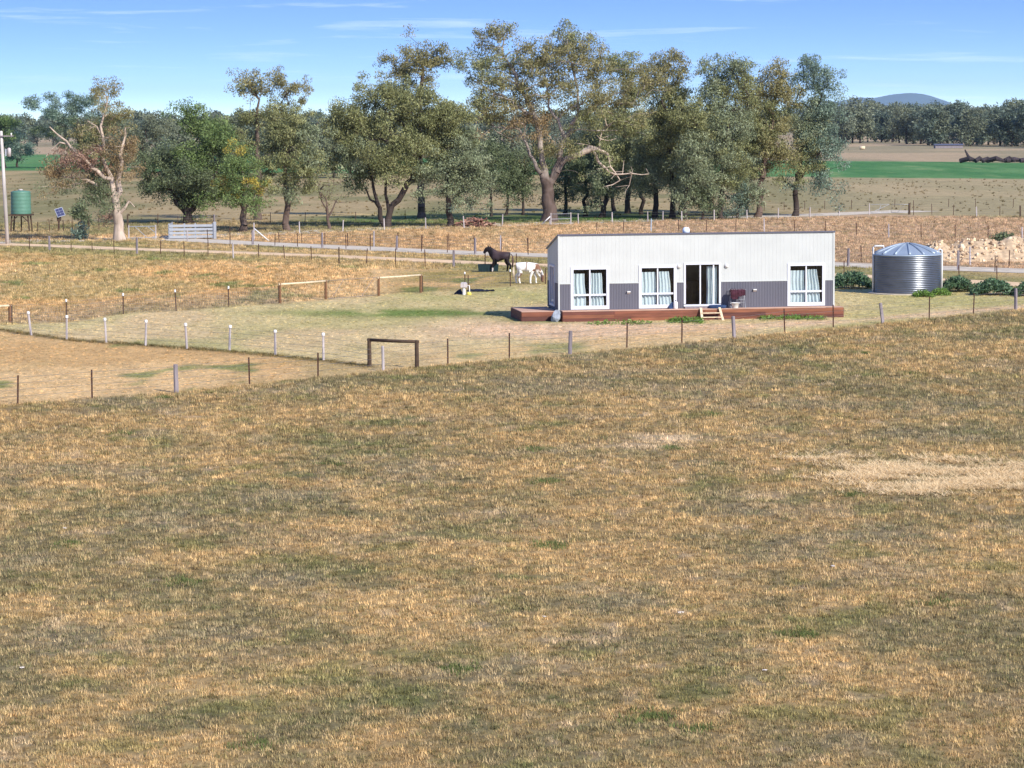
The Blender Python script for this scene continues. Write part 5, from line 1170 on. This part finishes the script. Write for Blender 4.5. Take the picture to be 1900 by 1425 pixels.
def horse(name, label, loc, rz, grazing, scale, colours, patches, seed):
    """one skinned body; mane and tail are children. local +x is forward"""
    r = random.Random(seed)
    nodes = {}; edges_ = []
    def nd(k, p, rr): nodes[k] = (p, rr)
    nd('pelvis', (-.42, 0, 1.08), (.29, .31)); nd('rump', (-.62, 0, 1.04), (.22, .25)); nd('loin', (-.16, 0, 1.04), (.31, .31)); nd('rib', (.10, 0, .99), (.34, .35)); nd('chest', (.36, 0, 1.02), (.28, .33))
    if grazing:
        nd('neck0', (.54, 0, 1.00), (.19, .28)); nd('neck1', (.72, 0, .78), (.15, .22)); nd('poll', (.86, 0, .56), (.11, .15)); nd('cheek', (.91, 0, .42), (.11, .15)); nd('nose', (.94, 0, .20), (.08, .10)); nd('muzzle', (.95, 0, .09), (.07, .08))
    else:
        nd('neck0', (.50, 0, 1.20), (.19, .29)); nd('neck1', (.64, 0, 1.40), (.15, .24)); nd('poll', (.76, 0, 1.54), (.11, .16)); nd('cheek', (.86, 0, 1.46), (.11, .16)); nd('nose', (1.0, 0, 1.28), (.075, .10)); nd('muzzle', (1.05, 0, 1.18), (.07, .085))
    ch = ['rump', 'pelvis', 'loin', 'rib', 'chest', 'neck0', 'neck1', 'poll', 'cheek', 'nose', 'muzzle']; edges_ += list(zip(ch[:-1], ch[1:]))
    for s, q in ((-1, 'l'), (1, 'r')):
        st = .10 * s if not grazing else .16 * s
        nd('sh' + q, (.36, .13 * s, .84), (.14, .18)); nd('el' + q, (.34 + st * .3, .14 * s, .66), (.10, .11)); nd('kn' + q, (.38 + st, .135 * s, .40), (.068, .074)); nd('ff' + q, (.37 + st, .13 * s, .13), (.052, .058)); nd('fh' + q, (.40 + st, .13 * s, .02), (.055, .06))
        edges_ += [('chest', 'sh' + q), ('sh' + q, 'el' + q), ('el' + q, 'kn' + q), ('kn' + q, 'ff' + q), ('ff' + q, 'fh' + q)]
        sh = -.11 * s
        nd('hp' + q, (-.48, .14 * s, .88), (.18, .23)); nd('st' + q, (-.40 + sh * .5, .15 * s, .68), (.13, .16)); nd('hk' + q, (-.60 + sh, .14 * s, .43), (.07, .084)); nd('hf' + q, (-.56 + sh, .135 * s, .13), (.052, .06)); nd('hh' + q, (-.52 + sh, .135 * s, .02), (.055, .06))
        edges_ += [('pelvis', 'hp' + q), ('hp' + q, 'st' + q), ('st' + q, 'hk' + q), ('hk' + q, 'hf' + q), ('hf' + q, 'hh' + q)]
        pz = nodes['poll'][0]; up_ = (-.02, .06 * s, .17) if not grazing else (-.10, .07 * s, .10)
        nd('e0' + q, (pz[0] - .01, .045 * s, pz[2] + .06 if not grazing else pz[2] + .03), (.03, .035)); nd('e1' + q, (pz[0] + up_[0], up_[1], pz[2] + up_[2]), (.012, .015)); edges_ += [('poll', 'e0' + q), ('e0' + q, 'e1' + q)]
    ks = list(nodes); me = bpy.data.meshes.new(name); me.from_pydata([nodes[k][0] for k in ks], [(ks.index(a), ks.index(b)) for a, b in edges_], [])
    ob = bpy.data.objects.new(name, me); COL.objects.link(ob)
    sk = ob.modifiers.new('skin', 'SKIN'); sk.use_smooth_shade = True
    for i, k in enumerate(ks):
        me.skin_vertices[0].data[i].radius = nodes[k][1]; me.skin_vertices[0].data[i].use_root = (k == 'pelvis')
    ob.modifiers.new('sub', 'SUBSURF').levels = 2; ob.modifiers['sub'].render_levels = 2
    bpy.context.view_layer.update(); dg = bpy.context.evaluated_depsgraph_get()
    body = bpy.data.meshes.new_from_object(ob.evaluated_get(dg)); bpy.data.objects.remove(ob)
    n = len(body.vertices); co = np.empty(n * 3); body.vertices.foreach_get('co', co); co = co.reshape(-1, 3)
    col = patches(co); at = body.attributes.new('col', 'FLOAT_COLOR', 'POINT'); c4 = np.ones((n, 4), np.float32); c4[:, :3] = col; at.data.foreach_set('color', c4.ravel())
    body.materials.clear(); body.materials.append(M['coat']); body.name = name
    o_ = obj(name, body, None, loc, (0, 0, rz)); o_.scale = (scale,) * 3; tag(o_, label, 'horse')
    # mane and tail
    m_ = MB(); npts = ['neck0', 'neck1', 'poll'] ; pr_ = [np.array(nodes[k][0]) for k in npts]
    back = np.array([-.11, 0, .10]) if not grazing else np.array([.02, 0, .15])
    for i in range(40):
        f = i / 39 * 2; a = pr_[int(min(f, 1.999))] * (1 - (f - int(min(f, 1.999)))) + pr_[int(min(f, 1.999)) + 1] * (f - int(min(f, 1.999)))
        top = a + back * r.uniform(.95, 1.15); sd = r.choice((-1, 1)); m_.tube([top, top + np.array([r.uniform(-.03, .03), sd * .09, -.06]), top + np.array([r.uniform(-.05, .05), sd * .13, -.22])], [.02, .022, .006], 4)
    m_.build('mane', colours[0], o_, smooth=True)
    m_ = MB(); rp = np.array(nodes['rump'][0]) + np.array([-.13, 0, .10])
    for i in range(26):
        y = r.uniform(-.05, .05); m_.tube([rp + np.array([.05, y * .4, .02]), rp + np.array([-.06, y, -.12]), rp + np.array([-.08 + r.uniform(-.04, .04), y * 1.5, -.45]), rp + np.array([-.05 + r.uniform(-.05, .05), y * 1.3, -.78 + r.uniform(-.1, .1)])], [.03, .035, .03, .006], 5)
    m_.build('tail', colours[1], o_, smooth=True)
    return o_
def coat():
    m = bpy.data.materials.new('coat'); m.use_nodes = True; n, l = m.node_tree.nodes, m.node_tree.links; p = n['Principled BSDF']; p.inputs['Roughness'].default_value = .6; p.inputs['Specular IOR Level'].default_value = .25
    a = N(n, 'ShaderNodeAttribute', attribute_name='col'); l.new(a.outputs['Color'], p.inputs['Base Color']); return m
M['coat'] = coat()
def dark_coat(co):
    x, y, z = co.T; c = np.tile(S((26, 19, 21)), (len(co), 1)); t_ = (sm(.75, .95, z) * sm(-.7, -.5, x) * sm(.5, .35, x) * (.4 + .8 * fbm(x * 4 + 3, z * 4 + y * 3, 5, 3)))[:, None]
    c = c * (1 - t_) + S((66, 52, 55)) * t_; b = (sm(1.2, 1.3, z) * sm(.3, .1, x))[:, None]; c = c * (1 - b) + S((88, 68, 58)) * b
    w = (sm(.30, .24, z) * (x > .2))[:, None]; return c * (1 - w) + S((200, 190, 182)) * w
def pinto(co):
    x, y, z = co.T; c = np.tile(S((240, 236, 226)), (len(co), 1))
    s = fbm(x * 2.2 + 8, z * 2.2 + y * 1.2, 13, 2); t_ = sm(.70, .75, s)
    t_ = np.maximum(t_, sm(.055, .03, np.abs(x + .02 + (1.1 - z) * .25)) * sm(.78, .85, z))
    t_ = np.maximum(t_, sm(.60, .5, z) * sm(.78, .86, x) * sm(-.04, .03, -y + .02)); t_ = np.maximum(t_, np.exp(-(((x - .42) / .1) ** 2 + ((z - .83) / .09) ** 2)) > .55)
    return c * (1 - t_[:, None]) + S((124, 88, 66)) * t_[:, None]
hair_d = material('dark_hair', S((34, 26, 28)), .7, .3, 9); hair_b = material('brown_hair', S((92, 70, 62)), .7, .3, 9); hair_w = material('pale_hair', S((226, 206, 178)), .7, .15, 9)
horse('horse', 'dark brown and grey pony standing behind the water trough', G(928, 504.5), math.pi - .15, False, 1.08, (hair_d, hair_b), dark_coat, 1)
horse('horse', 'white and brown patched pony grazing left of the cabin', G(978, 526.5), -.08, True, 1.06, (hair_w, hair_w), pinto, 2)

# ------------------------------------------------------------------ far bits
A = G(1860, 302); t = thing('fallen_timber', 'dark pile of fallen logs behind the green crop', 'logs', A)
dl = material('charred_log', S((58, 50, 52)), .9, .4, .6)
r_ = random.Random(17)
for i in range(9):
    x = -8 + i * 2.3 + r_.uniform(-.6, .6); L = r_.uniform(2, 4.5); MB().tube([(x - L / 2, r_.uniform(-1, 1), .5), (x, r_.uniform(-1, 1), .7 + r_.uniform(0, .5)), (x + L / 2, r_.uniform(-1, 1), .45)], [.55, .6, .35], 8).build('log', dl, t)
MB().tube([(-7.5, 0, .5), (-8.2, 0, 1.6), (-9.0, 0, 3.2)], [.45, .35, .15], 7).build('branch', dl, t)
A = G(1761, 275); t = thing('far_shed', 'low grey shed at the foot of the far trees on the right', 'shed', A)
MB().box(-5, 5, 0, 4, 0, 1.1).build('wall', M['wood_post'], t); MB().add([(-5.3, -.3, 1.1), (5.3, -.3, 1.1), (5.3, 4.3, 1.2), (-5.3, 4.3, 1.2), (-5.3, 2, 1.6), (5.3, 2, 1.6)], [(0, 1, 5, 4), (3, 4, 5, 2), (0, 4, 3), (1, 2, 5)]).build('roof', M['roof'], t)
for (lab, p) in (('pale cow-sized straw bale in the far paddock at right', (1600, 277.5)),):
    A = G(*p); o_ = MB().tube([(-.9, 0, .62), (.9, 0, .62)], .62, 14).build('straw_bale', M['pale_rail'], None, A, True); tag(o_, lab, 'bale')

# ------------------------------------------------------------------ grass and straw, instanced
def blade_tuft(seed, nb, h, w, spread, lie=0.0):
    r = np.random.default_rng(seed); V, Fc = [], []
    for i in range(nb):
        a = r.uniform(0, 6.28); p = np.array([math.cos(a), math.sin(a), 0]) * spread * math.sqrt(r.uniform()); az = r.uniform(0, 6.28); tl = r.uniform(.15, .9) if not lie else r.uniform(1.15, 1.5)
        L = h * r.uniform(.55, 1.25); d = np.array([math.cos(az) * math.sin(tl), math.sin(az) * math.sin(tl), math.cos(tl)]); sd = np.array([-math.sin(az), math.cos(az), 0]) * w / 2
        o_ = len(V); V += [p - sd, p + sd, p + d * L]; Fc.append((o_, o_ + 1, o_ + 2))
    return np.array(V), np.array(Fc)
def grass_material(name, rough=.8):
    m = bpy.data.materials.new(name); m.use_nodes = True; n, l = m.node_tree.nodes, m.node_tree.links; n.clear()
    a = N(n, 'ShaderNodeAttribute', attribute_name='gcol'); a.attribute_type = 'INSTANCER'
    d = N(n, 'ShaderNodeBsdfDiffuse'); t_ = N(n, 'ShaderNodeBsdfTranslucent'); x = N(n, 'ShaderNodeMixShader'); x.inputs[0].default_value = .25; o_ = N(n, 'ShaderNodeOutputMaterial')
    l.new(a.outputs['Color'], d.inputs[0]); l.new(a.outputs['Color'], t_.inputs[0]); l.new(d.outputs[0], x.inputs[1]); l.new(t_.outputs[0], x.inputs[2]); l.new(x.outputs[0], o_.inputs[0]); return m
def scatter(name, label, cat, pts, cols, scl, tufts, mat):
    coll = bpy.data.collections.new(name + '_source')
    for i, (V, Fc) in enumerate(tufts): coll.objects.link(bpy.data.objects.new('%s_tuft_%d' % (name, i), np_mesh('tuft', V, Fc, mat, n=3)))
    n = len(pts); me = bpy.data.meshes.new(name); me.vertices.add(n); me.vertices.foreach_set('co', pts.astype(np.float32).ravel())
    at = me.attributes.new('gcol', 'FLOAT_COLOR', 'POINT'); c4 = np.ones((n, 4), np.float32); c4[:, :3] = cols; at.data.foreach_set('color', c4.ravel())
    at = me.attributes.new('gscale', 'FLOAT', 'POINT'); at.data.foreach_set('value', scl.astype(np.float32))
    at = me.attributes.new('grot', 'FLOAT', 'POINT'); at.data.foreach_set('value', rng.uniform(0, 6.28, n).astype(np.float32))
    at = me.attributes.new('gpick', 'INT', 'POINT'); at.data.foreach_set('value', rng.integers(0, len(tufts), n).astype(np.int32))
    o_ = obj(name, me); tag(o_, label, cat, kind='stuff')
    ng = bpy.data.node_groups.new(name, 'GeometryNodeTree'); ng.interface.new_socket('Geometry', in_out='INPUT', socket_type='NodeSocketGeometry'); ng.interface.new_socket('Geometry', in_out='OUTPUT', socket_type='NodeSocketGeometry')
    nn, ll = ng.nodes, ng.links; gi = nn.new('NodeGroupInput'); go = nn.new('NodeGroupOutput'); ip = nn.new('GeometryNodeInstanceOnPoints'); ci = nn.new('GeometryNodeCollectionInfo')
    ci.inputs['Collection'].default_value = coll; ci.inputs['Separate Children'].default_value = True; ci.inputs['Reset Children'].default_value = True
    def na(nm_, ty): q = nn.new('GeometryNodeInputNamedAttribute'); q.data_type = ty; q.inputs['Name'].default_value = nm_; return q.outputs[0]
    cx = nn.new('ShaderNodeCombineXYZ'); ll.new(na('grot', 'FLOAT'), cx.inputs[2]); sx = nn.new('ShaderNodeCombineXYZ'); s = na('gscale', 'FLOAT')
    for i in range(3): ll.new(s, sx.inputs[i])
    ip.inputs['Pick Instance'].default_value = True
    ll.new(gi.outputs[0], ip.inputs['Points']); ll.new(ci.outputs[0], ip.inputs['Instance']); ll.new(na('gpick', 'INT'), ip.inputs['Instance Index']); ll.new(cx.outputs[0], ip.inputs['Rotation']); ll.new(sx.outputs[0], ip.inputs['Scale']); ll.new(ip.outputs[0], go.inputs[0])
    o_.modifiers.new('scatter', 'NODES').node_group = ng
    return o_
def wedge(d0, d1, dens, pw, dref):
    """random ground points with a density that falls off with distance"""
    ds = np.linspace(d0, d1, 400); wdt = 2 * (.1827 * 1.12 * ds + 3); de = dens * np.minimum(1, (dref / ds)) ** pw; cdf = np.cumsum(wdt * de); tot = cdf[-1] * (ds[1] - ds[0]); n = int(tot)
    y = np.interp(rng.uniform(0, cdf[-1], n), cdf, ds); x = rng.uniform(-1, 1, n) * (.1827 * 1.12 * y + 3); return x, y
x, y = wedge(36, 300, 75, 1.75, 45)
px, py = project(x, y)
keep = np.ones(len(x), bool)
hu = (x - O[0]) * U[0] + (y - O[1]) * U[1]; hv = (x - O[0]) * Vv[0] + (y - O[1]) * Vv[1]
keep &= ~((hu > ul - .1) & (hu < ud1 + .1) & (hv > -.95) & (hv < DEP + .3))
for lnp, wd in ((L_ROAD, 4.5),): keep &= ~((np.abs(py - lnp(px)) < wd) & (px > 300))
keep &= ~((np.abs(py - np.interp(px, [0, 254, 433, 628, 842, 958, 1560, 1800, 1900], [453, 463, 468.5, 476, 486, 491, 510, 522.5, 528])) < 3))
keep &= ~((x - G(1683, 543.5)[0]) ** 2 + (y - G(1683, 543.5)[1]) ** 2 < 2.9 ** 2)
x, y, px, py = x[keep], y[keep], px[keep], py[keep]
gc_ = ground_col(x, y)
n = len(x); br = np.clip(rng.lognormal(0, .38, n), .35, 1.9)[:, None]; hue = rng.uniform(0, 1, n)[:, None]
gc_ = gc_ * br; gc_ = np.where(hue < .16, gc_ * .45 + S((110, 118, 74)) * .55, gc_); gc_ = np.where(hue > .86, gc_ * .5 + S((232, 202, 152)) * .5, gc_)
mown = (py < L_FRONT(px)) & (py > np.where(px < 690, L_F3(px), 500))
sc_ = rng.uniform(.6, 1.35, n) * (y / 45) ** .55 * np.where(mown, .38, .88)
# scattered green weeds among the dry grass
wc = [G(1325, 769), G(1583, 921), G(1690, 693), G(1600, 655), G(130, 1010), G(620, 860), G(860, 1240), G(480, 1390), G(1210, 1330), G(1480, 1180), G(1755, 1120)]
for _ in range(12):
    yy = 46 + 84 * rng.uniform() ** 1.4; wc.append(np.array([rng.uniform(-.19, .19) * yy, yy, 0]))
wx_, wy_ = [], []
for c_ in wc:
    k_ = int(rng.integers(14, 60)); wx_.append(c_[0] + rng.normal(size=k_) * .22); wy_.append(c_[1] + rng.normal(size=k_) * .3)
wx_, wy_ = np.concatenate(wx_), np.concatenate(wy_); ok = wy_ < 132; wx_, wy_ = wx_[ok], wy_[ok]
wpx, wpy = project(wx_, wy_); ok = wpy > L_FRONT(wpx); wx_, wy_, wpx, wpy = wx_[ok], wy_[ok], wpx[ok], wpy[ok]
x, y, px, py = np.concatenate([x, wx_]), np.concatenate([y, wy_]), np.concatenate([px, wpx]), np.concatenate([py, wpy])
gc_ = np.concatenate([gc_, S((112, 122, 72))[None, :] * rng.uniform(.6, 1.3, (len(wx_), 1))]); sc_ = np.concatenate([sc_, rng.uniform(.9, 1.5, len(wx_))])
long_ = (np.abs(py - L_F2(px)) < 2.5) & (px < 690); sc_ = np.where(long_, sc_ * 1.9, sc_)
pts = np.stack([x, y, ground_z(x, y) - .01], -1)
scatter('grass', 'short dry and olive pasture grass covering the paddocks', 'grass', pts, gc_, sc_, [blade_tuft(900 + i, 15, .085, .017, .10) for i in range(5)], grass_material('grass_blades'))
sm_ = rock_mesh('pebble', 77, material('pale_stone', S((214, 204, 192)), .9, .15, 4), (1, .8, .5), 1)
for (px, py) in ((1637, 912), (1262, 1138), (120, 983), (1420, 1249), (1010, 1145), (40, 1243), (1545, 1052)):
    A = G(px, py); sz = random.uniform(.04, .085); o_ = obj('loose_stone', sm_, None, (A[0], A[1], ground_z(np.array([A[0]]), np.array([A[1]]))[0] + .03), (0, 0, random.uniform(0, 6)), (sz * 1.6, sz, sz)); tag(o_, 'small pale stone lying in the grass of the front paddock', 'stone', 'pale stones in the front paddock')
# tussocks in the far paddock
x, y = wedge(300, 620, .07, .6, 300); px, py = project(x, y); k = (py < L_F7(px) - 6) & (py > 332)
x, y = x[k], y[k]; gc_ = ground_col(x, y) * rng.uniform(.55, .85, len(x))[:, None]
scatter('tussock_grass', 'dark tussocks dotted over the far paddock', 'grass', np.stack([x, y, 0 * x], -1), gc_, rng.uniform(.2, .6, len(x)), [blade_tuft(930 + i, 26, .5, .12, .3) for i in range(3)], grass_material('tussock_blades'))
# spilled straw
sp_ = []
for (cx_, cy_, rx_, ry_, n_) in ((1530, 849, 55, 6, 1900), (1640, 880, 75, 14, 3800), (1790, 868, 120, 12, 4200), (1800, 900, 130, 12, 6000), (1880, 885, 70, 16, 1800), (1690, 917, 50, 4, 500), (1600, 888, 50, 10, 900)):
    a = rng.normal(size=(n_, 2)) * .72; sp_.append(np.stack([cx_ + a[:, 0] * rx_, cy_ + a[:, 1] * ry_], -1))
sp_ = np.concatenate(sp_); P = np.array([G(a, b) for a, b in sp_]); P = P[fbm(P[:, 0] / 2.2, P[:, 1] / 1.1, 333, 4) + rng.normal(size=len(P)) * .09 > .52]; P = P[rng.uniform(size=len(P)) < .40]
pts = np.stack([P[:, 0], P[:, 1], ground_z(P[:, 0], P[:, 1]) + rng.uniform(.01, .05, len(P))], -1)
cl = S((255, 226, 176)) * rng.uniform(.7, 1.12, len(P))[:, None]
scatter('spilled_straw', 'pale loose straw spilled over the paddock at right', 'straw', pts, cl, rng.uniform(.7, 1.5, len(P)), [blade_tuft(950 + i, 9, .22, .016, .12, 1) for i in range(4)], grass_material('straw_blades'))

# ------------------------------------------------------------------ air
hz = MB().box(-7000, 7000, -60, 31000, -1.0, 420).build('haze', None)
tag(hz, 'thin blue haze over the plain', 'haze', kind='stuff')
hm = bpy.data.materials.new('haze'); hm.use_nodes = True; hn, hl = hm.node_tree.nodes, hm.node_tree.links; hn.clear()
pv = N(hn, 'ShaderNodeVolumePrincipled'); pv.inputs['Color'].default_value = (.62, .82, 1.0, 1); pv.inputs['Density'].default_value = 2.6e-5; pv.inputs['Anisotropy'].default_value = 0.0
ho = N(hn, 'ShaderNodeOutputMaterial'); hl.new(pv.outputs[0], ho.inputs['Volume']); hz.data.materials.append(hm)
